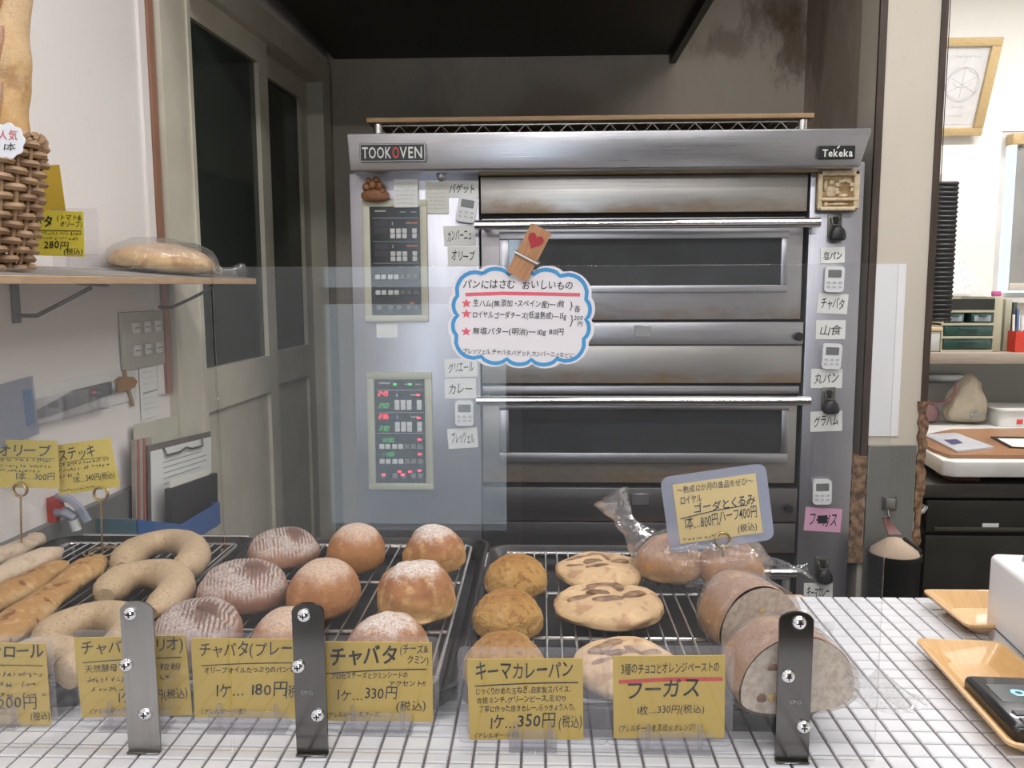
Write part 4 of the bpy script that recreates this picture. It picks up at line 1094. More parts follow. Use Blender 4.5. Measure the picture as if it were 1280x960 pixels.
# ================================================================== PRICE CARDS IN CLEAR STANDS
M_yel = mat('yellow_card', (0.60, 0.415, 0.085), 0.65, col2=(0.575, 0.395, 0.08))
M_yel2 = mat('bright_yellow_card', (0.72, 0.58, 0.13), 0.65, col2=(0.69, 0.55, 0.12))
M_pale = mat('pale_yellow_card', (0.74, 0.60, 0.30), 0.65, col2=(0.72, 0.57, 0.28))
M_std = clear('stand_acrylic', tint=(0.985, 0.985, 0.99), haze=0.07, hcol=(0.80, 0.77, 0.86), rough=0.03, gain=0.8, fmax=0.35)
M_redpen = mat('red_pen', (0.62, 0.06, 0.06), 0.5, col2=(0.58, 0.05, 0.05))
M_inkb = mat('ink_blue_black', (0.03, 0.045, 0.10), 0.6, col2=(0.02, 0.03, 0.07))
def price(px0, px1, py0, py1, y, label, slabel, lines, foot, tilt=0, lines_red=(), rules=(), scr=(), plate=None):
    a, b = at_y(px0, py1, y), at_y(px1, py0, y)
    wd, ht = b.x - a.x, b.z - a.z; cx, cz = (a.x + b.x) / 2, (a.z + b.z) / 2
    fa, fb = at_y(foot[0], 900, y), at_y(foot[1], 900, y)
    z0 = CZ + 0.0008
    s = thing('card_stand', slabel, 'card stand', ((fa.x + fb.x) / 2, y, z0), 0, 'clear acrylic card stands')
    pl = plate or (px0 - 8, px1 + 8, py0 - 9)
    q0, q1 = at_y(pl[0], pl[2], y + 0.003), at_y(pl[1], pl[2], y + 0.003)
    part('back_plate', MB().prism(rrect(q0.x, q1.x, z0 + 0.004, q0.z, 0.006), y + 0.0012, y + 0.0030), M_std, s, world=True)
    part('foot', MB().rbox(fa.x, fb.x, y - 0.010, y + 0.014, z0, z0 + 0.003, 0.001, 1), M_std, s, world=True)
    part('front_lip', MB().rbox(fa.x, fb.x, y - 0.0042, y - 0.0024, z0 + 0.003, z0 + 0.021, 0.0006, 1), M_std, s, world=True)
    for u in (0.14, 0.86):
        x = fa.x + (fb.x - fa.x) * u
        part('clip_peg', MB().cyl((x, y - 0.0030, z0 + 0.004), (x, y - 0.0030, z0 + 0.028), 0.0022, 8), M_std, s, world=True)
    t = thing('price_card', label, 'price card', (cx, y - 0.0005, cz), 0, 'yellow handwritten price cards', ry=R(-tilt))
    part('sheet', MB().box(-wd / 2, wd / 2, -0.0005, 0.0008, -ht / 2, ht / 2), M_yel, t)
    mb = MB(); yy = -0.0010
    for ln in lines:
        txt, u, v, s_, wf = ln[:5]; off = ln[5] if len(ln) > 5 else (0.012 if s_ < 0.11 else 0.008)
        write(mb, [(txt, -wd / 2 + wd * u, ht / 2 - ht * v, ht * s_, wd * wf, off, ln[6] if len(ln) > 6 else 1.5, 0.12)], yy)
    for (u0, v0, u1, v1, th) in rules:
        stroke(mb, [(-wd / 2 + wd * (u0 + (u1 - u0) * k / 6), ht / 2 - ht * (v0 + (v1 - v0) * k / 6 - 0.012 * math.sin(math.pi * k / 6))) for k in range(7)], ht * th, yy)
    for (u0, u1, v, s_) in scr: scribble(mb, -wd / 2 + wd * u0, -wd / 2 + wd * u1, ht / 2 - ht * v, ht * s_, yy, int(px0 + v * 99))
    part('lettering', mb, M_ink, t)
    if lines_red:
        mr = MB()
        for (u0, v0, u1, v1, th) in lines_red: stroke(mr, [(-wd / 2 + wd * u0, ht / 2 - ht * v0), (-wd / 2 + wd * (u0 + u1) / 2, ht / 2 - ht * ((v0 + v1) / 2 - .015)), (-wd / 2 + wd * u1, ht / 2 - ht * v1)], ht * th, yy)
        part('red_underline', mr, M_redpen, t)
YA, YB = 0.800, 0.772
price(-60, 57, 804, 904, YA, 'yellow card cut off by the left edge of the photo, 200 yen', 'clear stand under the leftmost yellow card',
      [('ベーコンロール', 0.0, .19, .19, .99, .018), ('200円', .48, .80, .19, .40, .008), ('(税込)', .80, .93, .12, .20, .006)], (-20, 26), 0, rules=((.1, .29, .96, .27, .010),), scr=((.05, .92, .41, .075), (.05, .9, .54, .075), (.05, .95, .67, .075)))
price(101, 234, 796, 894, YA, 'yellow ciabatta card standing behind the left metal bracket', 'clear stand behind the left metal bracket',
      [('チャバタ(トリオ)', .05, .20, .19, .93, .004), ('天然酵母', .07, .43, .10, .30), ('全粒粉', .64, .42, .10, .30), ('1ケ…', .33, .82, .16, .24), ('300円(税込)', .55, .78, .15, .43, .004), ('〈アレルギー:小麦〉', .05, .955, .07, .45)], (128, 214), 2,
      rules=((.06, .31, .95, .27, .012),), scr=((.09, .5, .56, .075), (.62, .8, .55, .075), (.12, .5, .68, .075)))
price(244, 384, 799, 896, YA, 'yellow plain ciabatta card reading 180 yen', 'clear stand left of the middle metal bracket',
      [('チャバタ(プレーン)', .06, .21, .21, .96, .004), ('オリーブオイルたっぷりのパンです', .10, .43, .085, .84), ('1ケ…', .18, .73, .20, .26), ('180円', .48, .71, .20, .34, .006), ('(税込)', .79, .72, .17, .22, .006), ('〈アレルギー:小麦〉', .03, .955, .075, .42)], (262, 360), 0,
      rules=((.08, .34, .97, .29, .012),))
price(404, 540, 803, 900, YA, 'yellow cheese and cumin ciabatta card reading 330 yen', 'clear stand right of the middle metal bracket',
      [('チャバタ', .07, .27, .26, .62, .022), ('(チーズ&', .71, .13, .13, .26, .006), ('クミン)', .77, .26, .12, .20, .006), ('プロセスチーズとクミンシードの', .08, .46, .085, .70), ('アクセント!!', .60, .55, .085, .34), ('1ケ…', .12, .73, .17, .25, .002), ('330円', .38, .71, .19, .30, .008), ('(税込)', .66, .85, .14, .28, .008), ('〈アレルギー:小麦,チーズ〉', .01, .955, .075, .52)], (430, 516), 0,
      rules=((.03, .40, .95, .33, .014),))
price(586, 729, 824, 923, YB, 'yellow keema curry bun card reading 350 yen', 'clear stand under the curry bun card',
      [('キーマカレーパン', .06, .24, .24, .86, .012), ('じっくり炒めた玉ねぎ、自家製スパイス、', .06, .43, .095, .84), ('合挽ミンチ、グリーンピース、乱切り', .07, .54, .09, .78), ('丁寧に作った焼きカレー。らっきょう入り。', .09, .65, .09, .84), ('1ケ…', .17, .85, .20, .24, .012), ('350円', .42, .83, .21, .34, .014), ('(税込)', .78, .84, .17, .21, .012), ('〈アレルギー:小麦〉', .02, .975, .075, .42)], (636, 696), 1,
      rules=((.06, .33, .96, .29, .016),), plate=(572, 762, 808))
price(766, 907, 820, 921, YB, 'yellow card with a red underline reading 330 yen', 'clear stand under the red-underlined card',
      [('3種のチョコとオレンジペーストの', .07, .21, .14, .88), ('フーガス', .10, .50, .27, .68, .012), ('1枚…330円(税込)', .20, .70, .12, .62, .003), ('〈アレルギー:小麦,乳成分,オレンジ〉', .02, .92, .095, .72)], (797, 888), 1,
      lines_red=((.05, .31, .98, .28, .045),), plate=(758, 918, 806))

# ================================================================== ACRYLIC SCREEN, BRACKETS
M_acr = clear('screen_acrylic', tint=(0.992, 0.994, 0.996), haze=0.010, hcol=(0.8, 0.82, 0.88), rough=0.0, gain=0.75, fmax=0.35)
AY = 0.760
zt_ = at_y(700, 332, AY).z
x0 = at_y(279, 640, AY).x; x1 = at_y(1108, 640, AY).x
solo('acrylic_screen', MB().rbox(x0, x1, AY - 0.0015, AY + 0.0015, CZ + 0.001, zt_, 0.0004, 1), M_acr, 'large clear acrylic screen standing across the tiled counter', 'screen', ((x0 + x1) / 2, AY, CZ + 0.001), world=True)
xl_ = -0.80
solo('acrylic_screen', MB().rbox(xl_, x0 - 0.0025, AY - 0.0015, AY + 0.0015, CZ + 0.001, zt_, 0.0004, 1), M_acr, 'narrower clear acrylic screen left of the big one', 'screen', ((xl_ + x0) / 2, AY, CZ + 0.001), world=True)
M_brk = mat('polished_bracket', (0.17, 0.165, 0.16), 0.16, 1.0, col2=(0.15, 0.145, 0.14))
M_scr = mat('screw_bright', (0.85, 0.85, 0.86), 0.12, 1.0, col2=(0.75, 0.75, 0.76))
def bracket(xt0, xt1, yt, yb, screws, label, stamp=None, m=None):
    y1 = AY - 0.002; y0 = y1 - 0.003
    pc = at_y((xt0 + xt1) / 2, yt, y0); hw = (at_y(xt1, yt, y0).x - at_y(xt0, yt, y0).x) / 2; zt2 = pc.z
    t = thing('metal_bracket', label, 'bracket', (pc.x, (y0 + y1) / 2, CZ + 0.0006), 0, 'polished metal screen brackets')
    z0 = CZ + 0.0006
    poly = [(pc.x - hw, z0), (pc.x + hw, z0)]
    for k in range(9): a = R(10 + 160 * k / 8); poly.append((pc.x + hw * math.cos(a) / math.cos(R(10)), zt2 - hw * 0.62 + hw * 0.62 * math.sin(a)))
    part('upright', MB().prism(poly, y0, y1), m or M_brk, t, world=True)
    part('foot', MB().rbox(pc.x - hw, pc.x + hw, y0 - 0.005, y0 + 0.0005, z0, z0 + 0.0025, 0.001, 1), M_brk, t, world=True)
    for (sx, sy) in screws:
        p_ = at_y(sx, sy, y0)
        m_ = MB().lathe([(0.0068, 0.0), (0.0066, 0.0018), (0.0048, 0.0036), (0.0018, 0.0044)], 18); rx_ = Matrix.Rotation(R(90), 4, 'X')
        m_.v = [rx_ @ v + Vector((p_.x, y0, p_.z)) for v in m_.v]
        sc_ = part('screw', m_, M_scr, t, world=True)
        c_ = MB().box(p_.x - 0.0028, p_.x + 0.0028, y0 - 0.0047, y0 - 0.0040, p_.z - 0.0006, p_.z + 0.0006).box(p_.x - 0.0006, p_.x + 0.0006, y0 - 0.0047, y0 - 0.0040, p_.z - 0.0028, p_.z + 0.0028)
        part('cross_slot', c_, M_seam, sc_, world=True)
    if stamp:
        p_ = at_y(stamp[0], stamp[1], y0); m_ = MB()
        write(m_, [('SPG', p_.x - 0.006, p_.z, 0.0055, 0.012, -0.01, 0, 0)], y0 - 0.0004, 0); part('stamped_mark', m_, M_print, t, world=True)
bracket(149, 190, 752, 938, ((163, 767), (158, 831), (182, 892)), 'leftmost metal bracket, its brighter reflection put into a paler steel colour', None, steel('bracket_pale_reflection', (0.40, 0.385, 0.37), 0.34, axis=2))  # paler steel colour stands in for a brighter reflection on this bracket
bracket(364, 404, 754, 940, ((380, 769), (373, 833), (397, 894)), 'dark polished bracket in the middle, between two ciabatta cards', (384, 868))
bracket(975, 1018, 765, 953, ((999, 778), (985, 845), (1004, 908)), 'rightmost polished bracket, in front of the bagged loaf', (994, 880))

# ================================================================== SCALLOPED NOTICE AND CLOTHES PEG
SY = AY - 0.004
cus = [(345, 142), (552, 150), (750, 148), (960, 160), (1168, 350), (1166, 508), (1150, 662), (935, 822), (730, 828), (535, 822), (330, 803), (132, 632), (142, 475), (140, 320)]
pc = at_y(652, 396, SY)
def s2l(zx, zy):
    p_ = at_y(550 + zx / 6.4, 320 + zy / 6.4, SY); return (p_.x - pc.x, p_.z - pc.z)
cl_ = [Vector(s2l(*c)) for c in cus]
def lobes(sx=1.0, sz=1.0, k=0.27, n=7):
    out = []
    for i in range(len(cl_)):
        a, b = cl_[i], cl_[(i + 1) % len(cl_)]
        a = Vector((a.x * sx, a.y * sz)); b = Vector((b.x * sx, b.y * sz)); m_ = (a + b) / 2; d_ = b - a
        nn = Vector((-d_.y, d_.x)); nn = nn if nn.dot(m_) > 0 else -nn
        kk = k * (1.18 if i in (3, 6, 10, 13) else 0.78)
        for q_ in range(n):
            u = q_ / n; out.append(a + d_ * u + nn * kk * (1 - (2 * u - 1) ** 2) ** 0.75)
    return out
t = thing('scalloped_notice', 'white scalloped notice with blue cloud border and red underline, pegged to the screen', 'notice', (pc.x, SY, pc.z))
part('sheet', MB().prism([(v.x, v.y) for v in lobes(1.085, 1.105, 0.22)], -0.0008, 0.0006), mat('notice_white', (0.84, 0.80, 0.83), 0.6, col2=(0.82, 0.78, 0.81)), t)
mb = MB(); lp_ = [(v.x, v.y) for v in lobes()]; stroke(mb, lp_ + lp_[:1], 0.0034, -0.0012)
part('blue_border', mb, mat('blue_marker', (0.05, 0.30, 0.62), 0.5, col2=(0.06, 0.33, 0.66)), t, label='blue cloud-shaped border')
mb = MB(); stroke(mb, [s2l(205, 308), s2l(500, 298), s2l(800, 303), s2l(1120, 310)], 0.0030, -0.0012)
for (zx, zy) in ((212, 378), (212, 462), (210, 604)):
    c = Vector(s2l(zx, zy)); poly = []
    for k in range(10):
        a = math.pi / 2 + k * math.pi / 5; rr_ = 0.0044 if k % 2 == 0 else 0.0019; poly.append((c.x + rr_ * 1.1 * math.cos(a), -0.0012, c.y + rr_ * math.sin(a)))
    mb.add(poly, [tuple(range(10))])
part('red_underline', mb, mat('red_marker', (0.80, 0.13, 0.18), 0.5, col2=(0.76, 0.11, 0.16)), t, label='red underline and three red stars')['kind'] = 'stuff'
mb = MB(); u6 = lambda z_: z_ / 6.4 * (SY / F) * 0.995
LN = [('パンにはさむ', 180, 250, 78, 420, 0.004), ('おいしいもの', 650, 258, 78, 410, 0.004),
      ('生ハム(無添加・スペイン産)―1枚', 262, 400, 62, 735, 0.004), ('ロイヤルゴーダチーズ(低温熟成)―15g', 258, 492, 62, 755, 0.004),
      ('}', 1034, 425, 80, 30, 0), ('}', 1036, 545, 100, 30, 0), ('各', 1070, 445, 62, 55, 0.002), ('200', 1068, 512, 48, 74, 0.002), ('円', 1095, 556, 44, 44, 0.002),
      ('無塩バター(明治)―10g 80円', 258, 622, 62, 735, 0.004), ('プレッツェル,チャバタ,バゲット,カンパーニュなどに', 178, 775, 50, 900, 0.002, -2.5)]
for ln in LN:
    x_, z_ = s2l(ln[1], ln[2]); write(mb, [(ln[0], x_, z_, u6(ln[3]), u6(ln[4]), ln[5], ln[6] if len(ln) > 6 else -0.8, 0.1)], -0.0013)
part('lettering', mb, M_ink, t)
# peg
M_peg = mat('peg_wood', (0.50, 0.26, 0.13), 0.6, col2=(0.42, 0.20, 0.09), sc3=(30, 10, 3))
pa, pb = at_y(677, 286, AY), at_y(646, 346, AY); ax = (pa - pb); ln_ = ax.length; ang = math.atan2(ax.x, ax.z)
t = thing('clothes_peg', 'small brown wooden clothes peg with a red heart, on the screen top', 'clothes peg', (pb.x, AY, pb.z), 0, None, ry=ang)
hw = 0.0098
f = MB().prism([(-hw, 0.0), (hw, 0.0), (hw * 1.02, ln_ * .5), (hw, ln_), (-hw, ln_), (-hw * 1.02, ln_ * .5)], -0.0115, -0.0052)
part('peg_leg', f, M_peg, t)
part('peg_leg', MB().prism([(-hw, 0.0), (hw, 0.0), (hw, ln_), (-hw, ln_)], 0.0052, 0.0115), M_peg, t)
part('spring', MB().tube([(hw * 1.1, -0.013, ln_ * .38), (-hw * 1.1, -0.013, ln_ * .38), (-hw * 1.2, 0, ln_ * .42), (-hw * 1.1, 0.013, ln_ * .38), (hw * 1.1, 0.013, ln_ * .38), (hw * 1.2, 0, ln_ * .42)], 0.0012, 6, closed=True), M_alu, t)
hp = []
for k in range(28):
    a = 2 * math.pi * k / 28; hp.append((0.00048 * 16 * math.sin(a) ** 3 * 0.95, -0.0120, ln_ * .74 + 0.00048 * (13 * math.cos(a) - 5 * math.cos(2 * a) - 2 * math.cos(3 * a) - math.cos(4 * a))))
part('heart', MB().add(hp, [tuple(range(28))]), mat('heart_red', (0.42, 0.02, 0.03), 0.5), t, label='red painted heart')

# ================================================================== WIRE CARD CLIPS
M_brass = mat('brass_wire', (0.62, 0.48, 0.24), 0.25, 0.9)
M_lam = clear('laminate', tint=(0.93, 0.95, 1.0), haze=0.42, hcol=(0.62, 0.68, 0.86), rough=0.12)
def wire_clip(ring_px, base_px, r_px, label, base=True, m=M_brass):
    pb_ = at_z(base_px[0], base_px[1], RZ + 0.002); y = pb_.y; pr_ = at_y(ring_px[0], ring_px[1], y)
    rr_ = r_px * y / F
    t = thing('wire_card_clip', label, 'card clip', (pb_.x, y, RZ), 0, 'wire ring card clips')
    part('stem', MB().cyl((pb_.x, y, RZ + 0.0008), (pr_.x, y, pr_.z - rr_), 0.0016, 8), m, t, world=True)
    for dy in (-0.0022, 0.0022):
        part('ring', MB().tube([(pr_.x + rr_ * math.cos(a), y + dy, pr_.z + rr_ * math.sin(a)) for a in [2 * math.pi * k / 28 for k in range(28)]], 0.0015, 8, closed=True), m, t, world=True)
    if base:
        sp = []
        for k in range(48): a = 2 * math.pi * k / 26; q_ = 0.032 * (1 - 0.010 * k); sp.append((pb_.x + q_ * math.cos(a), y + q_ * math.sin(a), RZ + 0.0018 + 0.0010 * (k / 48)))
        part('base_coil', MB().tube(sp, 0.0015, 7), m, t, world=True)
    return y
def held_card(cx, cy, wpx, hpx, tilt, y, label, lines, m, margin=0, ink=None, scr=(), rules=(), nm='price_card'):
    p_ = at_y(cx, cy, y); k = y / F * 1.02; wd, ht = wpx * k, hpx * k
    t = thing(nm, label, 'price card', (p_.x, y, p_.z), 0, None, ry=R(-tilt))
    part('sheet', MB().box(-wd / 2, wd / 2, -0.0006, 0.0006, -ht / 2, ht / 2), m, t)
    mb = MB()
    for ln in lines: write(mb, [(ln[0], -wd / 2 + wd * ln[1], ht / 2 - ht * ln[2], ht * ln[3], wd * ln[4], ln[5] if len(ln) > 5 else 0, 0, 0.12)], -0.0011)
    for (u0, v0, u1, v1, th) in rules: stroke(mb, [(-wd / 2 + wd * u0, ht / 2 - ht * v0), (-wd / 2 + wd * (u0 + u1) / 2, ht / 2 - ht * ((v0 + v1) / 2 - .02)), (-wd / 2 + wd * u1, ht / 2 - ht * v1)], ht * th, -0.0011)
    for (u0, u1, v, s_) in scr: scribble(mb, -wd / 2 + wd * u0, -wd / 2 + wd * u1, ht / 2 - ht * v, ht * s_, -0.0011, int(cx + v * 99))
    part('lettering', mb, ink or M_ink, t)
    if margin:
        mg = margin * k
        part('laminate_pouch', MB().prism(rrect(-wd / 2 - mg, wd / 2 + mg, -ht / 2 - mg * .8, ht / 2 + mg * .8, 0.012), 0.0009, 0.0015), M_lam, t)
y = wire_clip((903, 674), (908, 738), 9.5, 'brass wire ring clip holding the laminated gouda card', False)
held_card(897, 636, 103, 76, 8.5, y, 'laminated pale yellow card with bluish margins, gouda and walnut bread', [
    ('〜熟成12か月の逸品をぜひ〜', .04, .15, .13, .92), ('ロイヤル', .06, .34, .16, .27, .004), ('ゴーダとくるみ', .20, .50, .19, .76, .008), ('1本…800円,', .07, .76, .25, .44), ('ハーフ400円', .50, .72, .24, .46, .002), ('(税込)', .70, .93, .15, .24, .004)], M_pale, 14, M_inkb, scr=((.05, .5, .97, .07),), rules=((.04, .58, .86, .50, .016),))
y = wire_clip((126, 617), (128, 690), 9, 'brass wire ring clip holding the stick bread card')
held_card(106, 583, 80, 64, 8, y, 'yellow stick bread card held up by a ring clip, 340 yen', [
    ('ステッキ', .10, .32, .28, .62, .002), ('1本…340円(税込)', .26, .80, .17, .70, .004)], M_yel2, 0, None, scr=((.06, .92, .45, .085), (.06, .9, .56, .085), (.06, .4, .67, .085), (.05, .6, .95, .06)), rules=((.04, .385, .9, .37, .010),))
y = wire_clip((25, 612), (27, 695), 9, 'brass wire ring clip at the far left holding the olive bread card')
held_card(31, 580, 88, 62, -1, y + 0.004, 'yellow olive bread card behind the stick bread card, 300 yen', [
    ('オリーブ', .10, .32, .29, .80, .006), ('1本…300円', .34, .82, .19, .60, .004)], M_yel2, 0, M_inkb, scr=((.05, .9, .46, .085), (.05, .9, .58, .085), (.05, .7, .68, .085)), rules=((.04, .385, .95, .38, .010),))
# ================================================================== LEFT WALL: SHELF AND WHAT STANDS ON IT
SN = 0.205
fr_ = at_wall(323, 343, SN); fl_ = at_wall(60, 343.5, SN)
sy1 = fr_.y; sy0 = 0.80
zf = lambda y: fl_.z + (fr_.z - fl_.z) * (y - fl_.y) / (fr_.y - fl_.y)
zf0 = 1.3655; zr0 = zf0 + 0.0185
ST = math.atan((zr0 - zf0) / SN)
def shelf_pt(y, n): return W(y, n * math.cos(ST), zr0 - n * math.sin(ST))
M_shelf = mat('shelf_ply', (0.50, 0.33, 0.19), 0.55, col2=(0.40, 0.25, 0.13), sc3=(3, 3, 60))
M_shelft = mat('shelf_grey_top', (0.26, 0.235, 0.215), 0.5, col2=(0.22, 0.20, 0.18))
yc = (sy0 + sy1) / 2; hl = (sy1 - sy0) / 2 / math.cos(WA)
sh = thing('wall_shelf', 'thin plywood wall shelf with a grey top on the left wall', 'shelf', W(yc, 0.001, zr0), -WA, ry=ST)
part('board', MB().rbox(0, SN, -hl, hl, -0.0125, -0.0012, 0.001, 1), M_shelf, sh)
part('top_sheet', MB().box(0.001, SN - 0.001, -hl + 0.001, hl - 0.001, -0.0012, 0), M_shelft, sh, label='grey laminate top')
M_brkt = mat('dark_steel_bracket', (0.13, 0.12, 0.115), 0.4, 0.7)
for px, pyb, lab in ((21, 404, 'dark steel shelf bracket near the left edge of the photo'), (197, 391, 'dark steel shelf bracket above the switch plate')):
    p_ = at_wall(px, pyb, 0.002); zt = zr0 - 0.016; h_ = zt - p_.z
    t = thing('shelf_bracket', lab, 'bracket', W(p_.y, 0.001, p_.z), -WA, 'steel shelf brackets')
    part('wall_leg', MB().rbox(0, 0.004, -0.009, 0.009, 0, h_, 0.001, 1), M_brkt, t)
    part('arm', MB().hexa([(0.004, -0.008, h_ - 0.005), (0.155, -0.008, h_ - 0.005 - 0.155 * math.tan(ST)), (0.155, 0.008, h_ - 0.005 - 0.155 * math.tan(ST)), (0.004, 0.008, h_ - 0.005),
                           (0.004, -0.008, h_ - 0.001), (0.155, -0.008, h_ - 0.001 - 0.155 * math.tan(ST)), (0.155, 0.008, h_ - 0.001 - 0.155 * math.tan(ST)), (0.004, 0.008, h_ - 0.001)]), M_brkt, t)
    part('strut', MB().tube(curve_pts([(0.003, 0, 0.012), (0.030, 0, 0.012), (0.045, 0, 0.016), (0.130, 0, h_ - 0.020)], 16), 0.0034, 8), M_brkt, t)

# wicker basket
by, bn = 1.10, 0.113
bp = shelf_pt(by, bn)
M_wick = mat('wicker', (0.40, 0.26, 0.15), 0.55, col2=(0.22, 0.125, 0.065), scale=28, bump=0.3, bscale=120)
bk = thing('wicker_basket', 'tall round brown wicker basket holding baguettes on the wall shelf', 'basket', bp, -WA, ry=ST)
HB = 0.176; r0, r1 = 0.056, 0.070; nst = 22
rad_ = lambda z: r0 + (r1 - r0) * min(1, z / (HB * .85)) + 0.003 * math.sin(math.pi * z / HB)
part('bottom', MB().lathe([(r0 - 0.006, 0.0012), (r0 - 0.004, 0.006), (0.01, 0.006)], 30), M_wick, bk)
for k in range(nst):
    a = 2 * math.pi * k / nst
    part('stake', MB().tube([(rad_(z) * math.cos(a), rad_(z) * math.sin(a), z) for z in (0.004, 0.05, 0.10, HB - 0.008)], 0.0034, 6), M_wick, bk)
nrow = 15
for j in range(nrow):
    z = 0.006 + (HB - 0.018) * j / (nrow - 1); ring_ = []
    for k in range(nst * 4):
        a = 2 * math.pi * k / (nst * 4); q_ = rad_(z) + 0.0058 * math.cos(nst / 2 * a + math.pi * (j % 2))
        ring_.append((q_ * math.cos(a), q_ * math.sin(a), z + 0.0012 * math.sin(a * 3 + j)))
    part('weaver', MB().tube(ring_, 0.0050, 6, closed=True), M_wick, bk)
for q_ in (0, 1):
    part('rim_strand', MB().tube([((rad_(HB) + 0.003 * math.cos(nst * a / 2 + q_ * math.pi)) * math.cos(a), (rad_(HB) + 0.003 * math.cos(nst * a / 2 + q_ * math.pi)) * math.sin(a), HB - 0.004 + 0.005 * math.sin(nst * a / 2 + q_ * math.pi)) for a in [2 * math.pi * k / 120 for k in range(120)]], 0.0062, 7, closed=True), M_wick, bk)
# baguettes
B_bag = bread('baguette_crust', (0.64, 0.42, 0.20), (0.62, 0.38, 0.16), (0.60, 0.37, 0.17), flour=0.45, fl_lo=0.35, fscale=16, spots=(0.33, 0.15, 0.05), spot_amt=0.6, sscale=9, fl_col=(0.80, 0.68, 0.52))
for (pa_, pb_, dy_, r_, lab, sd) in (((0, 312), (7, -150), -0.006, 0.0310, 'long golden baguette at the right side of the wicker basket', 1), ((-52, 312), (-66, -150), 0.014, 0.023, 'long golden baguette at the wall side of the wicker basket', 2)):
    p0 = at_y(pa_[0], pa_[1], bp.y + dy_); p1 = at_y(pb_[0], pb_[1], bp.y + dy_)
    def rad(t, r_=r_, sd=sd): return r_ * (0.35 + 0.66 * min(1, math.sin(math.pi * min(max(t, 0), 1)) * 4) ** .5) * (1 + 0.05 * math.sin(26 * t + sd))
    pts = [p0.lerp(p1, k / 40) for k in range(41)]
    t = thing('baguette', lab, 'bread', p0, 0, 'baguettes in the wicker basket')
    part('crust', crinkle(MB().tube(pts, rad, 20), 0.003, 30, sd), B_bag, t, world=True)
    for k in range(4):
        c = p0.lerp(p1, 0.36 + 0.15 * k); b_ = MB().bun(0.018, 0.016, 0.085, k + sd, 0.1, nu=16, nv=12, base=0.5)
        rr_ = Matrix.Rotation(R(18), 4, 'Y'); b_.v = [rr_ @ (v - Vector((0, 0, 0.042))) + c + Vector((0.006, -r_ * 0.93, 0)) for v in b_.v]
        part('slash', b_, B_loaf, t, world=True, label='pale torn slash')
# flower tag on the basket
p_ = at_y(10, 176, by - 0.082)
t = thing('flower_tag', 'small white scalloped tag with red writing on the basket rim', 'tag', p_, 0)
pl = [(0.0205 * (1 + 0.055 * math.cos(9 * a)) * math.cos(a), 0.0205 * (1 + 0.055 * math.cos(9 * a)) * math.sin(a)) for a in [2 * math.pi * k / 80 for k in range(80)]]
part('sheet', MB().prism(pl, -0.0008, 0.0006), mat('tag_white', (0.80, 0.83, 0.88), 0.6, col2=(0.78, 0.81, 0.86)), t)
part('red_lettering', write(MB(), [('人気', -0.012, 0.002, 0.013, 0.025, 0.01)], -0.0012), M_redpen, t)
part('black_lettering', write(MB(), [('1本', -0.008, -0.011, 0.010, 0.018, 0.005)], -0.0012), M_ink, t)
# cards on the shelf
y_ = 1.235
def shelf_card(px0, px1, py0, py1, y, nm, label, m, lines, tilt, rot, scr=(), rules=()):
    a, b = at_y(px0, py1, y), at_y(px1, py0, y); wd, ht = b.x - a.x, b.z - a.z
    t = thing(nm, label, 'price card', ((a.x + b.x) / 2, y, (a.z + b.z) / 2), rot, None, ry=R(-tilt))
    part('sheet', MB().box(-wd / 2, wd / 2, -0.0005, 0.0006, -ht / 2, ht / 2), m, t); mb = MB()
    for ln in lines: write(mb, [(ln[0], -wd / 2 + wd * ln[1], ht / 2 - ht * ln[2], ht * ln[3], wd * ln[4], ln[5] if len(ln) > 5 else 0, 0, 0.12)], -0.0010)
    for (u0, v0, u1, v1, th) in rules: stroke(mb, [(-wd / 2 + wd * u0, ht / 2 - ht * v0), (-wd / 2 + wd * u1, ht / 2 - ht * v1)], ht * th, -0.0010)
    for (u0, u1, v, s_) in scr: scribble(mb, -wd / 2 + wd * u0, -wd / 2 + wd * u1, ht / 2 - ht * v, ht * s_, -0.0010, int(px0 + v * 99))
    if mb.v: part('lettering', mb, M_ink, t)
    return t
shelf_card(20, 103, 263, 320, y_, 'price_card', 'bright yellow card on the wall shelf, tomato and olive, 280 yen', mat('lemon_card', (0.82, 0.70, 0.08), 0.6, col2=(0.79, 0.67, 0.07)),
           [('チャバタ', .0, .33, .26, .56, .022), ('(トマト&', .62, .19, .15, .36, .004), ('オリーブ)', .66, .34, .15, .32, .004), ('280円', .42, .83, .22, .36, .014), ('(税込)', .70, .95, .16, .28, .012)], -2, 0, scr=((.3, .95, .53, .08), (.3, .9, .64, .08)), rules=((.1, .44, .97, .43, .016),))
shelf_card(36, 76, 207, 300, y_ + 0.05, 'yellow_board', 'plain mustard-yellow card board behind the lettered card on the shelf', mat('mustard_card', (0.52, 0.35, 0.03), 0.6, col2=(0.48, 0.32, 0.03)), [], 4, R(8))
sp_ = shelf_pt(y_ + 0.006, 0.150)
zb_ = at_y(100, 332, y_).z
t = thing('card_stand', 'clear acrylic stand of the bright yellow card on the wall shelf', 'card stand', (at_y(88, 326, y_).x, y_, zb_), 0)
q0, q1 = at_y(66, 333, y_), at_y(120, 260, y_)
part('back_plate', MB().box(q0.x, q1.x, y_ + 0.0015, y_ + 0.003, q0.z, q1.z), M_std, t, world=True)
q0, q1 = at_y(83, 333, y_ - 0.01), at_y(120, 318, y_ - 0.01)
part('foot', MB().rbox(q0.x, q1.x, y_ - 0.012, y_ + 0.001, q0.z, q1.z, 0.001, 1), M_std, t, world=True)
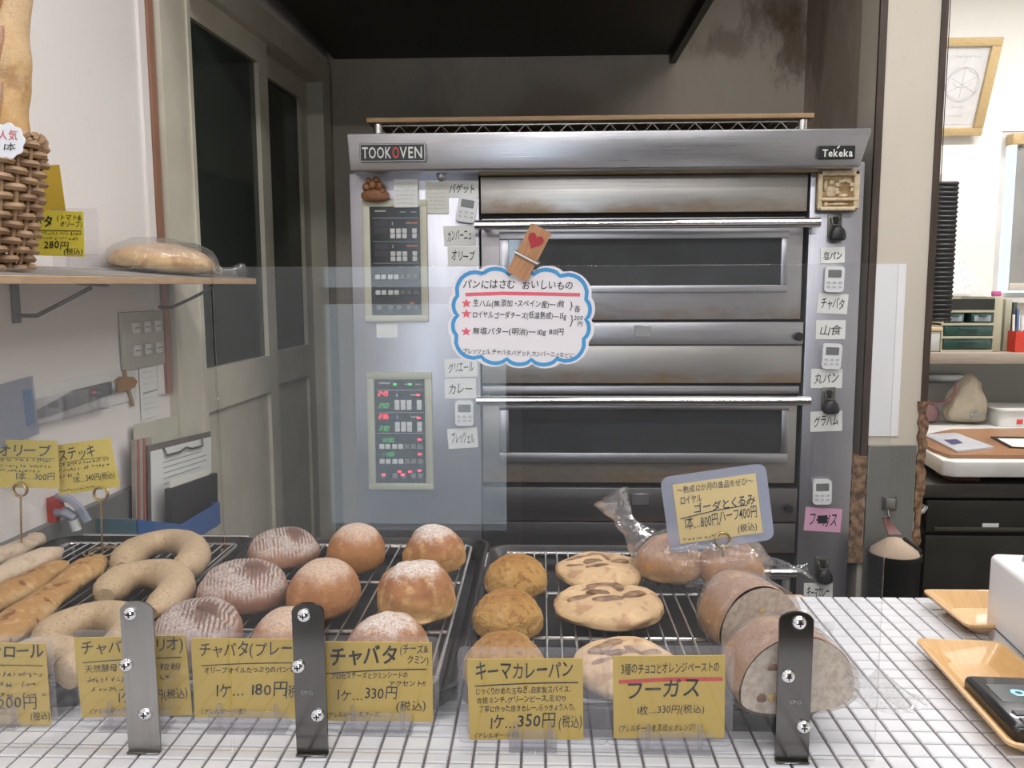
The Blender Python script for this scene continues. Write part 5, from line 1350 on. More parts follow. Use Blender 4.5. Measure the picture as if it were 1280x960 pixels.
# bagged round bread
lp_y = 1.60; lp2 = shelf_pt(lp_y, 0.104)
B_shelf = bread('bagged_round_crust', (0.80, 0.66, 0.44), (0.74, 0.50, 0.25), (0.58, 0.34, 0.16), flour=0.35, fl_lo=0.6, fscale=12, spots=(0.42, 0.17, 0.07), spot_amt=0.5, sscale=7)
t = thing('bagged_round_bread', 'flat round bread in a clear knotted bag at the far end of the shelf', 'bread', lp2, -WA, None, ry=ST)
part('crust', MB().bun(0.185, 0.185, 0.058, 3, 0.05), B_shelf, t)
b_ = crinkle(MB().bun(0.200, 0.200, 0.067, 3, 0.05, base=0.4), 0.005, 34, 8); b_.v = [Vector((v.x, v.y, max(v.z, 0.0006))) for v in b_.v]
tb = MB().tube(curve_pts([(0.040, 0.085, 0.022), (0.060, 0.110, 0.012), (0.075, 0.130, 0.010), (0.090, 0.155, 0.014)], 12), lambda u: 0.022 - 0.05 * u + 0.046 * u * u, 12, cap=False); crinkle(tb, 0.004, 60, 2); tb.v = [Vector((v.x, v.y, max(v.z, 0.0008))) for v in tb.v]; b_.add(tb.v, tb.f)
part('bag', b_, M_bag, t)
part('twist_tie', MB().tube([(0.060 + 0.007 * math.cos(a), 0.110, 0.013 + 0.007 * math.sin(a)) for a in [k * math.pi / 6 for k in range(12)]] , 0.0015, 6, closed=True), mat('gold_tie', (0.6, 0.40, 0.12), 0.4), t)

# ---- things on the left wall under the shelf
def on_wall(nm, label, cat, px0, px1, py0, py1, n=0.001, tilt=0):
    a, b = at_wall(px0, (py0 + py1) / 2, n), at_wall(px1, (py0 + py1) / 2, n); m_ = at_wall((px0 + px1) / 2, (py0 + py1) / 2, n)
    zt, zb = at_wall((px0 + px1) / 2, py0, n).z, at_wall((px0 + px1) / 2, py1, n).z
    wd = (b.y - a.y) / math.cos(WA); ht = zt - zb
    yc = (a.y + b.y) / 2
    t = thing(nm, label, cat, W(yc, n, (zt + zb) / 2), WROT, None, ry=R(-tilt))
    return t, wd, ht
M_plate = mat('switch_plate', (0.50, 0.49, 0.42), 0.45)
M_sw = mat('switch_white', (0.74, 0.73, 0.68), 0.35)
t, wd, ht = on_wall('switch_plate', 'beige wall plate with six white switches under the shelf', 'switch', 149, 204, 389, 459)
part('plate', MB().rbox(-wd / 2, wd / 2, -0.008, 0, -ht / 2, ht / 2, 0.002), M_plate, t)
for c_ in range(3):
    for r_ in range(2):
        x, z = (-0.25 + 0.25 * c_) * wd, (0.22 - 0.40 * r_) * ht
        s_ = part('switch', MB().rbox(x - wd * .07, x + wd * .07, -0.014, -0.007, z - ht * .10, z + ht * .10, 0.002), M_sw, t)
        part('rocker_line', MB().box(x - wd * .05, x + wd * .05, -0.0146, -0.0138, z - 0.001, z + 0.001), M_hook, s_)
solo('wall_cable', MB().tube(curve_pts([W(1.615, 0.006, at_wall(165, 459, 0).z), W(1.625, 0.006, at_wall(167, 480, 0).z), W(1.64, 0.006, at_wall(170, 505, 0).z)], 10), 0.004, 8), mat('beige_cable', (0.42, 0.30, 0.18), 0.6), 'short beige cable hanging below the switch plate', 'cable', W(1.62, 0.006, 1.2), world=True)
t, wd, ht = on_wall('receipt', 'narrow white receipt slip hanging below the switch plate', 'paper', 175, 198, 456, 522, 0.002, -1)
part('sheet', MB().box(-wd / 2, wd / 2, -0.0007, 0, -ht / 2, ht / 2), M_note, t)
mb = MB(); stroke(mb, [(-wd * .38, -ht * .02), (wd * .42, ht * .0)], ht * .035, -0.001)
for v in (.36, .25, .14, -.14, -.24, -.34): scribble(mb, -wd * .35, wd * .35, ht * v, ht * .035, -0.001, int(v * 100))
part('lettering', mb, M_print, t)
# bread knife in a clear wall sleeve
t, wd, ht = on_wall('knife_sleeve', 'clear plastic sleeve on the left wall that holds the bread knife', 'sleeve', 22, 170, 472, 518, 0.001)
part('back_sheet', MB().box(-wd / 2, wd / 2, -0.002, 0, -ht / 2, ht / 2), M_white, t, label='white back sheet')
part('front_pocket', MB().box(-wd / 2, wd / 2 * .30, -0.0165, -0.0150, -ht / 2, ht * .2), M_std, t)
part('pocket_bottom', MB().box(-wd / 2, wd * .15, -0.0150, -0.002, -ht / 2, -ht / 2 + 0.0015), M_std, t)
t, wd, ht = on_wall('bread_knife', 'bread knife with grey blade and brown handle hanging on the wall', 'knife', 28, 167, 478, 512, 0.0045)
hb = wd * 0.24
part('blade', MB().prism([(-wd / 2, -ht * .42), (-wd * .30, -ht * .48), (wd / 2 - hb, -ht * .20), (wd / 2 - hb, ht * .30), (-wd * .1, ht * .25), (-wd / 2, -ht * .30)], -0.0030, -0.0006), mat('blade_grey', (0.20, 0.215, 0.22), 0.3, 0.8), t)
part('bolster', MB().rbox(wd / 2 - hb - 0.004, wd / 2 - hb + 0.010, -0.008, 0.001, -ht * .18, ht * .28, 0.002), M_alu, t)
part('handle', MB().prism([(wd / 2 - hb + 0.008, -ht * .12), (wd / 2 - hb * .5, -ht * .16), (wd / 2 - 0.01, -ht * .10), (wd / 2, ht * .12), (wd / 2 - 0.015, ht * .34), (wd / 2 - hb * .6, ht * .42), (wd / 2 - hb + 0.008, ht * .24)], -0.0105, 0.001), mat('knife_handle', (0.33, 0.17, 0.055), 0.5), t)
# clear pocket at the far left
t, wd, ht = on_wall('plastic_pocket', 'bluish clear plastic pocket on the wall at the far left', 'pocket', -60, 44, 482, 562, 0.012, 4)
part('front_sheet', MB().box(-wd / 2, wd / 2, -0.004, -0.003, -ht / 2, ht / 2), M_lam, t)
part('paper_insert', MB().box(-wd * .45, wd * .25, -0.0025, -0.001, -ht * .4, ht * .42), M_note, t)
part('blue_seal', MB().box(wd * .34, wd * .46, -0.0048, -0.0040, -ht * .3, ht * .30), mat('seal_blue', (0.12, 0.20, 0.36), 0.5), t)
# folder board, papers, clipboard, notebook, file holder
M_board2 = mat('pale_green_board', (0.58, 0.575, 0.47), 0.6)
t, wd, ht = on_wall('folder_board', 'pale greenish board standing behind the clipboard on the left wall', 'board', 168, 250, 522, 672, 0.012, -3)
part('sheet', MB().box(-wd / 2, wd / 2, -0.003, 0, -ht / 2, ht / 2), M_board2, t)
t, wd, ht = on_wall('red_edged_folder', 'thin folder with red edges left of the clipboard', 'folder', 165, 186, 548, 668, 0.024, -5)
part('cover', MB().box(-wd / 2, wd / 2, -0.008, 0, -ht / 2, ht / 2), mat('folder_grey', (0.42, 0.36, 0.32), 0.6), t)
for u in (-.42, -.05): part('red_edge', MB().box(wd * u, wd * u + 0.008, -0.010, -0.0075, -ht / 2, ht / 2), mat('folder_red', (0.40, 0.15, 0.12), 0.6), t)
t, wd, ht = on_wall('clipboard', 'clipboard with white printed sheet and wire clip above the blue holder', 'clipboard', 184, 264, 548, 668, 0.036, -4)
part('board', MB().box(-wd / 2, wd / 2, -0.003, 0, -ht / 2, ht / 2), mat('clipboard_brown', (0.16, 0.13, 0.12), 0.6), t)
part('sheet', MB().box(-wd * .47, wd * .49, -0.0045, -0.0032, -ht / 2, ht * .44), M_note, t)
mb = MB()
for k in range(9): stroke(mb, [(-wd * .30, ht * (.30 - .055 * k)), (wd * (.40 if k % 3 else .30), ht * (.305 - .055 * k))], ht * .013, -0.0048)
part('lettering', mb, M_print, t)
part('wire_clip', MB().tube([(-wd * .30, -0.006, ht * .45), (-wd * .28, -0.010, ht * .37), (-wd * .08, -0.010, ht * .37), (wd * .02, -0.010, ht * .40), (wd * .12, -0.010, ht * .37), (wd * .30, -0.010, ht * .37), (wd * .32, -0.006, ht * .46)], 0.0022, 7), M_hook, t)
t, wd, ht = on_wall('notebook', 'black notebook with cream top tucked in front of the clipboard', 'notebook', 206, 266, 600, 672, 0.064, -4)
part('cover', MB().rbox(-wd / 2, wd / 2, -0.016, 0, -ht / 2, ht / 2, 0.003), M_blk, t)
part('cream_page', MB().box(-wd * .46, wd * .36, -0.010, -0.006, ht * .48, ht * .62), M_note2, t)
a, b = at_wall(173, 655, 0.095), at_wall(276, 655, 0.095); m_ = at_wall(225, 655, 0.095)
wd = (b.y - a.y) / math.cos(WA); yc = (a.y + b.y) / 2
t = thing('file_holder', 'translucent blue file holder with cut-out front on the left wall', 'file holder', W(yc, 0.001, at_wall(225, 668, 0.095).z - 0.03), WROT)
zt = lambda px, py: at_wall(px, py, 0.095).z - t.location.z
M_blue = mat('holder_blue', (0.055, 0.135, 0.36), 0.35, col2=(0.05, 0.12, 0.32)); M_teal = mat('holder_teal', (0.16, 0.30, 0.36), 0.4)
part('front', MB().prism([(-wd / 2, 0), (wd / 2, 0), (wd / 2, zt(276, 626)), (-wd * .02, zt(225, 656)), (-wd / 2, zt(173, 648))], -0.096, -0.093), M_blue, t)
part('side', MB().box(-wd / 2, -wd / 2 + 0.003, -0.093, 0, 0, zt(173, 648)), M_teal, t, label='pale teal side wall')
part('side', MB().box(wd / 2 - 0.003, wd / 2, -0.093, 0, 0, zt(276, 626)), M_blue, t)
part('back', MB().box(-wd / 2, wd / 2, -0.003, 0, 0, zt(173, 648)), M_blue, t)
part('base', MB().box(-wd / 2 + 0.003, wd / 2 - 0.003, -0.093, -0.003, 0, 0.003), M_blue, t)

# red-handled clear dispenser behind the left tray
dy = yb_m + 0.012
p_ = at_y(66, 668, dy)
t = thing('tape_dispenser', 'clear plastic dispenser with a red handle behind the left tray', 'dispenser', (p_.x, dy, CZ + 0.0006))
M_redp = mat('red_plastic', (0.58, 0.05, 0.03), 0.35, col2=(0.52, 0.04, 0.025))
q = lambda px, py, d_=0: at_y(px + 24, py, dy + d_)
def poly_px(pts, y0, y1): return MB().prism([(at_y(a + 24, b, dy).x, at_y(a + 24, b, dy).z) for a, b in pts], dy + y0, dy + y1)
zc0 = CZ + 0.0006
part('handle', poly_px([(34, 690), (47, 690), (49, 643), (56, 638), (52, 624), (44, 619), (36, 622), (26, 630), (24, 637), (33, 641)], -0.006, 0.006), M_redp, t, world=True)
part('foot', MB().rbox(p_.x - 0.045, p_.x + 0.045, dy - 0.008, dy + 0.014, zc0, zc0 + 0.006, 0.002), M_std, t, world=True)
part('stem', MB().box(p_.x - 0.004, p_.x + 0.010, dy - 0.005, dy + 0.005, zc0 + 0.006, at_y(64, 688, dy).z), M_redp, t, world=True)
part('clear_arc', MB().tube(curve_pts([q(46, 622), q(62, 624), q(76, 636), q(86, 652)], 14), 0.0055, 8, flat=1.4), M_lam, t, world=True)
part('nozzle', MB().tube([q(47, 640), q(58, 640), q(70, 648)], lambda u: 0.010 - 0.002 * u, 12), M_lam, t, world=True)
part('cap', MB().cyl(q(68, 650), q(72, 663), 0.008, 12), M_white, t, world=True)
# ================================================================== RIGHT: TILL END OF THE COUNTER
M_tw = mat('honey_wood_tray', (0.60, 0.37, 0.16), 0.35, col2=(0.55, 0.33, 0.135), sc3=(30, 4, 4), coat=0.3)
def wood_tray(p1, p2, width, label, H=0.022):
    a, b = at_z(p1[0], p1[1], CZ + H), at_z(p2[0], p2[1], CZ + H)
    d_ = a - b; ln_ = d_.length; ang = math.atan2(d_.y, d_.x) - math.pi / 2
    t = thing('wooden_tray', label, 'tray', (b.x, b.y, CZ + 0.0006), ang, 'shallow honey-coloured wooden trays')
    loops = [(0.024, 0.0), (0.0, H - 0.003), (0.0, H), (0.004, H), (0.026, 0.005)]
    vs_ = []; fs_ = []
    for ins, z in loops:
        ring_ = rrect(ins, width - ins, ins, ln_ - ins, 0.010, 3); vs_ += [(x, y, z) for x, y in ring_]
    n = len(ring_)
    for i in range(len(loops) - 1):
        for k in range(n): fs_.append((i * n + k, i * n + (k + 1) % n, (i + 1) * n + (k + 1) % n, (i + 1) * n + k))
    fs_.append(tuple(range(n - 1, -1, -1))); fs_.append(tuple((len(loops) - 1) * n + k for k in range(n)))
    part('dish', MB().add(vs_, fs_), M_tw, t, ang=25)
    return t, ln_, ang
wood_tray((1152, 737), (1208, 782), 0.16, 'small honey-coloured wooden tray at the rear beside the white till')
t2, tl, ta = wood_tray((1143, 798), (1262, 932), 0.100, 'larger honey-coloured wooden tray in front, with a card reader in it')
# card reader
p_ = at_z(1203, 842, CZ + 0.030); d_ = at_z(1268, 908, CZ + 0.030) - p_
ang = math.atan2(-d_.y, -d_.x) - math.pi / 2; ln_ = d_.length
t = thing('card_reader', 'black card reader with a small lit screen lying in the wooden tray', 'card reader', (p_ + d_).to_tuple()[:2] + (CZ + 0.0062,), ang)
wd = 0.066
part('body', MB().rbox(0, wd, 0, ln_, 0.003, 0.024, 0.007, 3), mat('reader_black', (0.018, 0.017, 0.019), 0.3, coat=0.3), t)
part('base', MB().rbox(0.003, wd - 0.003, 0.003, ln_ - 0.003, 0.0, 0.006, 0.002), mat('reader_teal', (0.02, 0.16, 0.20), 0.4), t, label='teal lower edge')
part('screen', MB().rbox(0.012, wd - 0.008, ln_ - 0.062, ln_ - 0.024, 0.0235, 0.0248, 0.0006, 1), mat('reader_screen', (0.10, 0.115, 0.12), 0.15, spec=0.7), t)
mb = MB(); z_ = 0.0252
for (r_, m__) in ((0.0085, 1), ):
    pts = []
    for k in range(25):
        a = R(-90 + 180 * k / 24); pts.append((0.036 + 0.009 * math.cos(a), ln_ - 0.043 + 0.007 * math.sin(a)))
    pts += [(0.032, ln_ - 0.036), (0.029, ln_ - 0.043), (0.032, ln_ - 0.050)]
    inn = [((x - 0.037) * 0.45 + 0.037, (y - ln_ + 0.043) * 0.45 + ln_ - 0.043) for x, y in pts]
    n = len(pts); mb.add([(x, y, z_) for x, y in pts] + [(x, y, z_) for x, y in inn], [(k, (k + 1) % n, (k + 1) % n + n, k + n) for k in range(n)])
part('screen_logo', mb, mat('screen_blue', (0.25, 0.55, 0.75), 0.4, emit=0.5, ecol=(0.35, 0.7, 0.95)), t, label='light blue ring-shaped logo')
for r_ in range(3):
    for c_ in range(3):
        x, y = 0.011 + 0.016 * c_, ln_ - 0.080 - 0.014 * r_
        if y > 0.008: part('key', MB().rbox(x, x + 0.013, y - 0.010, y, 0.0235, 0.0258, 0.0012, 1), mat('reader_key', (0.06, 0.058, 0.062), 0.35), t)
# white till
a, b = at_z(1234, 787, CZ), at_z(1280, 832, CZ); d_ = (a - b); ang = math.atan2(d_.y, d_.x) - math.pi / 2
H = at_y(1240, 690, a.y).z - CZ
M_till = mat('till_white', (0.80, 0.79, 0.80), 0.35, col2=(0.78, 0.77, 0.78))
L_ = 0.30
a = a + Vector((-0.008, -0.004, 0)); org = a - d_.normalized() * L_
t = thing('till', 'white box-shaped till with a grey screen at the right edge of the counter', 'till', (org.x, org.y, CZ + 0.0006), ang)
bm = bmesh.new(); mb = MB().slab(rrect(0, 0.30, 0, L_, 0.014, 4), 0, H)
vv = [bm.verts.new(v) for v in mb.v]; [bm.faces.new([vv[i] for i in f]) for f in mb.f]
bmesh.ops.bevel(bm, geom=[e for e in bm.edges if e.verts[0].co.z > H - 1e-6 and e.verts[1].co.z > H - 1e-6], offset=0.006, segments=3, profile=0.5, affect='EDGES')
part('case', MB().bm(bm), M_till, t)
part('drawer_seam', MB().box(-0.0006, 0.002, 0.02, L_ - 0.03, H * .16, H * .18), M_hook, t)
hx_ = Matrix.Rotation(R(-22), 4, 'Y')
sc_ = MB().rbox(0, 0.012, 0.02, L_ - 0.035, 0.0, 0.17, 0.004)
sc_.v = [hx_ @ v for v in sc_.v]; sc_.v = [Vector((-v.x, v.y, v.z)) for v in sc_.v]
mb = MB(); mb.v = [Vector((v.x + 0.006, v.y + 0.01, v.z + H)) for v in [Matrix.Rotation(R(24), 4, 'Y') @ Vector((w_.x + 0.02, w_.y, w_.z)) for w_ in MB().rbox(0, 0.012, 0.02, L_ - 0.035, 0.002, 0.17, 0.004).v]]; mb.f = MB().rbox(0, 0.012, 0.02, L_ - 0.035, 0.002, 0.17, 0.004).f
part('screen_body', mb, mat('till_grey', (0.46, 0.47, 0.47), 0.3), t)

# ================================================================== BACK ROOM
RYW = 3.45
def bx(px, y, py=400): return at_y(px, py, y).x
def bz(py, y, px=1210): return at_y(px, py, y).z
# leaning framed sheet
yb_, yt_ = 3.425, 3.30
pb0, pb1 = at_y(1140, 169, yb_), at_y(1221, 169, yb_); pt1 = at_y(1249, 46, yt_)
ht = math.hypot(pt1.z - pb1.z, yb_ - yt_); lean = math.atan2(yb_ - yt_, pt1.z - pb1.z); wd = pt1.x - pb0.x + 0.02
t = thing('picture_frame', 'framed white diagram sheet in tan frame, leaning off the back-room wall', 'picture', (pb1.x - wd / 2 + 0.01, yb_, pb1.z), 0, None, rx=lean)
M_frm = mat('tan_frame', (0.50, 0.37, 0.19), 0.45, col2=(0.44, 0.31, 0.15), sc3=(6, 6, 30))
f = 0.030
for nm, a in (('frame_bar', (-wd / 2, wd / 2, 0, f)), ('frame_bar', (-wd / 2, wd / 2, ht - f, ht)), ('frame_bar', (-wd / 2, -wd / 2 + f, f, ht - f)), ('frame_bar', (wd / 2 - f * 1.2, wd / 2, f, ht - f))):
    part(nm, MB().rbox(a[0], a[1], -0.018, 0.0, a[2], a[3], 0.003), M_frm, t)
part('sheet', MB().box(-wd / 2 + f, wd / 2 - f * 1.2, -0.006, -0.003, f, ht - f), mat('sheet_grey_white', (0.66, 0.65, 0.65), 0.5), t)
mb = MB(); cx, cz, r_ = wd * .08, ht * .53, 0.062
circ = lambda r_, a0=0, a1=360, n=40: [(cx + r_ * math.cos(R(a0 + (a1 - a0) * k / n)), cz + r_ * math.sin(R(a0 + (a1 - a0) * k / n))) for k in range(n + 1)]
stroke(mb, circ(r_), 0.0022, -0.0066)
hexp = [(cx + r_ * math.cos(R(90 + 60 * k)), cz + r_ * math.sin(R(90 + 60 * k))) for k in range(7)]
stroke(mb, hexp, 0.0018, -0.0066)
for k in range(3): stroke(mb, [hexp[k], hexp[k + 3]], 0.0016, -0.0066)
stroke(mb, [(cx + r_ * .6 * math.cos(R(200 + 14 * k)) , cz + .02 + r_ * .5 * math.sin(R(200 + 14 * k))) for k in range(11)], 0.0018, -0.0066)
scribble(mb, cx - 0.05, cx + 0.055, ht * .80, 0.011, -0.0066, 3); scribble(mb, cx - 0.02, cx + 0.02, ht * .29, 0.009, -0.0066, 4); scribble(mb, cx - 0.05, cx + 0.03, ht * .20, 0.008, -0.0066, 5)
stroke(mb, [(-wd * .38, ht * .12), (wd * .36, ht * .12), (wd * .36, ht * .88), (-wd * .38, ht * .88)], 0.0014, -0.0066)
part('diagram', mb, M_print, t)
# window with roller blind
win = bpy.data.objects.new('window_1', None); COL.objects.link(win); win['kind'] = 'structure'
WX0, WX1, WZ0, WZ1 = WIN
M_wfr = mat('window_white', (0.62, 0.61, 0.60), 0.4)
for a in ((WX0, WX0 + 0.022, WZ0, WZ1), (WX1 - 0.03, WX1, WZ0, WZ1), (WX0 + 0.022, WX1 - 0.03, WZ1 - 0.03, WZ1), (WX0 + 0.022, WX1 - 0.03, WZ0, WZ0 + 0.02)):
    part('window_frame', MB().box(a[0], a[1], 3.455, 3.50, a[2], a[3]), M_wfr, win)
part('pane', MB().box(WX0 + 0.022, WX1 - 0.03, 3.474, 3.478, WZ0 + 0.02, WZ1 - 0.03), M_glass, win)
part('sill', MB().box(WX0 - 0.02, WX1 + 0.02, 3.41, 3.50, WZ0 - 0.02, WZ0), M_wfr, win)
yb2 = 3.425
t = thing('roller_blind', 'grey roller blind over the bright back-room window', 'blind', ((WX0 + WX1) / 2, yb2, WZ1))
x0, x1 = bx(1258, yb2), WX1 - 0.01
part('fabric', MB().box(x0, x1, yb2 - 0.001, yb2 + 0.001, bz(356, yb2, 1265), bz(182, yb2, 1265)), mat('blind_grey', (0.27, 0.265, 0.255), 0.8), t, world=True)
part('bottom_bar', MB().rbox(x0, x1, yb2 - 0.008, yb2 + 0.008, bz(363, yb2, 1265), bz(354, yb2, 1265), 0.002), mat('blind_bar', (0.55, 0.50, 0.44), 0.5), t, world=True)
part('roller', MB().cyl((bx(1262, yb2), yb2, bz(176, yb2, 1265)), (x1, yb2, bz(176, yb2, 1265)), 0.024, 18), mat('blind_roll', (0.50, 0.51, 0.50), 0.5), t, world=True)
part('wooden_bracket', MB().rbox(bx(1247, yb2), bx(1261, yb2), yb2 - 0.03, yb2 + 0.022, bz(182, yb2, 1253), bz(168, yb2, 1253), 0.003), M_frm, t, world=True)
# upper shelf
SY0 = 2.86
zs1 = bz(441, SY0); zs0 = bz(455, SY0)
M_wshelf = mat('grey_brown_shelf', (0.34, 0.29, 0.24), 0.6, col2=(0.29, 0.245, 0.20), sc3=(3, 30, 30))
solo('back_room_shelf', MB().rbox(1.06, 2.66, SY0, 3.44, zs0, zs1, 0.003), M_wshelf, 'grey-brown board shelf in the back room carrying the drawer unit', 'shelf', (1.9, 3.1, zs0), world=True)
# drawer unit
uy = 2.90; u0, u1 = bx(1177, uy), bx(1253, uy); uz1 = bz(371, uy); zs = zs1 + 0.0006
M_unit = mat('cream_green_plastic', (0.42, 0.40, 0.29), 0.5); M_grn = mat('dark_green_drawer', (0.022, 0.060, 0.052), 0.2, col2=(0.035, 0.085, 0.07), scale=25, coat=0.3)
M_unit_d = mat('unit_black', (0.02, 0.022, 0.02), 0.5)
t = thing('drawer_unit', 'small desktop drawer unit with dark green translucent drawers on the shelf', 'drawer unit', ((u0 + u1) / 2, uy, zs))
xs = bx(1242, uy); H_ = uz1 - zs
part('side_panel', MB().rbox(xs, u1, uy, uy + 0.24, zs, uz1, 0.003), M_unit, t, world=True)
part('side_panel', MB().rbox(u0, u0 + 0.008, uy, uy + 0.24, zs, uz1 - H_ * .24, 0.002), M_unit, t, world=True)
part('back_panel', MB().box(u0 + 0.008, xs, uy + 0.225, uy + 0.24, zs, uz1), M_unit, t, world=True)
for v in (0.012, 0.26, 0.50, 0.735): part('divider', MB().rbox(u0, xs, uy - 0.004, uy + 0.224, zs + H_ * v - 0.004, zs + H_ * v + 0.004, 0.001, 1), M_unit, t, world=True)
def drawer(x0, x1, v0, v1, m):
    d = part('drawer', MB().rbox(x0, x1, uy - 0.002, uy + 0.20, zs + H_ * v0, zs + H_ * v1, 0.004), m, t, world=True)
    part('drawer_pull', MB().rbox(x0 + (x1 - x0) * .3, x0 + (x1 - x0) * .7, uy - 0.010, uy - 0.001, zs + H_ * (v0 + (v1 - v0) * .62), zs + H_ * (v0 + (v1 - v0) * .80), 0.002), m, d, world=True)
    return d
drawer(u0 + 0.010, xs - 0.003, 0.05, 0.235, M_grn); drawer(u0 + 0.010, xs - 0.003, 0.29, 0.475, M_grn)
xm = (u0 + xs) / 2
for a, b in ((u0 + 0.010, xm - 0.012), (xm + 0.012, xs - 0.003)):
    d = drawer(a, b, 0.53, 0.71, M_grn)
    part('paper_slip', MB().box(a + 0.008, b - 0.008, uy - 0.0045, uy - 0.0025, zs + H_ * .56, zs + H_ * .66), mat('slip_grey_blue', (0.30, 0.34, 0.38), 0.5), d, world=True)
part('open_top_tray', MB().box(u0, xs, uy - 0.002, uy + 0.01, zs + H_ * .76, uz1 - H_ * .04).box(u0, xs, uy + 0.01, uy + 0.224, zs + H_ * .75, zs + H_ * .77), M_unit_d, t, world=True)
# paper sheet and small white box on the unit
pz = uz1 + 0.0006
c = [(1195, 321), (1247, 371), (1216, 376), (1180, 372), (1178, 334)]
y_ = uy + 0.06
poly = [(at_y(a, b, y_).x, max(at_y(a, b, y_).z, pz)) for a, b in c]
t = thing('paper_sheet', 'white handwritten sheet propped up on the drawer unit', 'paper', (bx(1210, y_), y_, pz))
part('sheet', MB().prism(poly[::-1], y_, y_ + 0.0015), M_note, t, world=True)
mb = MB()
for k in range(4):
    p_ = at_y(1182 + 4 * k, 340 + 9 * k, y_); write(mb, [('ーーノー', p_.x, p_.z, 0.018, 0.075 - 0.006 * k, -0.006, 24)], y_ - 0.0006)
part('lettering', mb, M_print, t, world=True)
solo('pink_magnet', MB().rbox(bx(1238, y_ - .02), bx(1248, y_ - .02), y_ - 0.03, y_ - 0.012, pz, pz + 0.018, 0.003), mat('magenta_plastic', (0.50, 0.10, 0.30), 0.4), 'small magenta clip at the lower corner of the propped sheet', 'clip')
solo('small_white_box', MB().rbox(bx(1178, uy + .02), bx(1209, uy + .02), uy + 0.005, uy + 0.05, pz, bz(364, uy + .02), 0.002), M_white, 'flat white box on the drawer unit below the propped sheet', 'box')
# white container with tan lid
t = thing('lidded_container', 'white plastic container with tan lid left of the drawer unit', 'container', (bx(1163, uy), uy + 0.06, zs))
part('body', MB().rbox(bx(1146, uy), bx(1177, uy), uy, uy + 0.13, zs, bz(414, uy), 0.005), mat('container_grey', (0.56, 0.56, 0.55), 0.5), t, world=True)
part('lid', MB().rbox(bx(1145, uy), bx(1179, uy), uy - 0.004, uy + 0.134, bz(414, uy), bz(409, uy), 0.003), mat('tan_lid', (0.58, 0.45, 0.29), 0.5), t, world=True)
# files, red pot, pens
for k, (a, b, pt, m, lab) in enumerate(((1256, 1264, 374, mat('file_olive', (0.36, 0.35, 0.26), 0.6), 'olive-grey file standing right of the drawer unit'), (1266, 1271, 378, mat('file_dark', (0.05, 0.06, 0.055), 0.6), 'dark file standing beside the red pot'))):
    mb = MB().rbox(bx(a, uy + .02), bx(b, uy + .02), uy + 0.02, uy + 0.22, zs, bz(pt, uy + .02), 0.002)
    solo('file', mb, m, lab, 'file', (bx(a, uy + .02), uy + 0.02, zs), world=True)
t = thing('pen_pot', 'red square pen pot at the right end of the shelf', 'pen pot', (bx(1285, uy), uy + 0.05, zs))
px0, px1 = bx(1267, uy - .01), bx(1306, uy - .01); zt = bz(414, uy - .01)
for a in ((px0, px1, uy - 0.03, uy - 0.027), (px0, px1, uy - 0.012 + 0.06, uy + 0.051), (px0, px0 + 0.003, uy - 0.027, uy + 0.048), (px1 - 0.003, px1, uy - 0.027, uy + 0.048)):
    part('wall', MB().box(a[0], a[1], a[2], a[3], zs, zt), M_redp, t, world=True)
part('bottom', MB().box(px0 + .003, px1 - .003, uy - 0.027, uy + 0.048, zs, zs + 0.003), M_redp, t, world=True)
for k, (dx, dz, m) in enumerate(((0.012, 0.055, M_white), (0.030, 0.075, mat('pen_blue', (0.12, 0.22, 0.42), 0.4)), (0.048, 0.050, M_white), (0.022, 0.085, mat('pen_grey', (0.5, 0.5, 0.55), 0.4)))):
    solo('pen', MB().cyl((px0 + dx, uy + 0.005 + 0.008 * k, zs + 0.0040), (px0 + dx - 0.004, uy + 0.006 + 0.008 * k, zt + dz), 0.0042, 10), m, ['short white pen in the red pot', 'blue pen in the red pot', 'white pen at the right of the red pot', 'tall grey pen in the red pot'][k], 'pen', (px0 + dx, uy, zs), world=True)
# black ribbed strip hanging behind the pillar
hy_ = 2.62
mb = MB(); x0, x1 = bx(1163, hy_), bx(1189, hy_)
z0, z1 = bz(402, hy_), bz(226, hy_)
mb.rbox(x0, x1, hy_, hy_ + 0.012, z0, z1, 0.004)
n_ = 30
for k in range(n_): z = z0 + (z1 - z0) * (k + .5) / n_; mb.rbox(x0 - 0.0008, x1 + 0.0008, hy_ - 0.0035, hy_ + 0.002, z - 0.0042, z + 0.0042, 0.002, 1)
t = thing('ribbed_strip', 'long black ribbed strip hanging behind the pillar in the back room', 'strip', ((x0 + x1) / 2, hy_, z1))
q_ = part('ribs', mb, M_blk, t, world=True); q_['kind'] = 'stuff'
part('hook', MB().cyl(((x0 + x1) / 2 - 0.02, hy_ + 0.006, z1), ((x0 + x1) / 2 - 0.02, hy_ + 0.006, z1 + 0.02), 0.003, 8), M_hook, t, world=True)
part('hanging_cord', MB().cyl(((x0 + x1) / 2 - 0.02, hy_ + 0.006, z1 + 0.02), ((x0 + x1) / 2 - 0.02, hy_ + 0.006, 2.6), 0.0015, 6), M_blk, t, world=True)
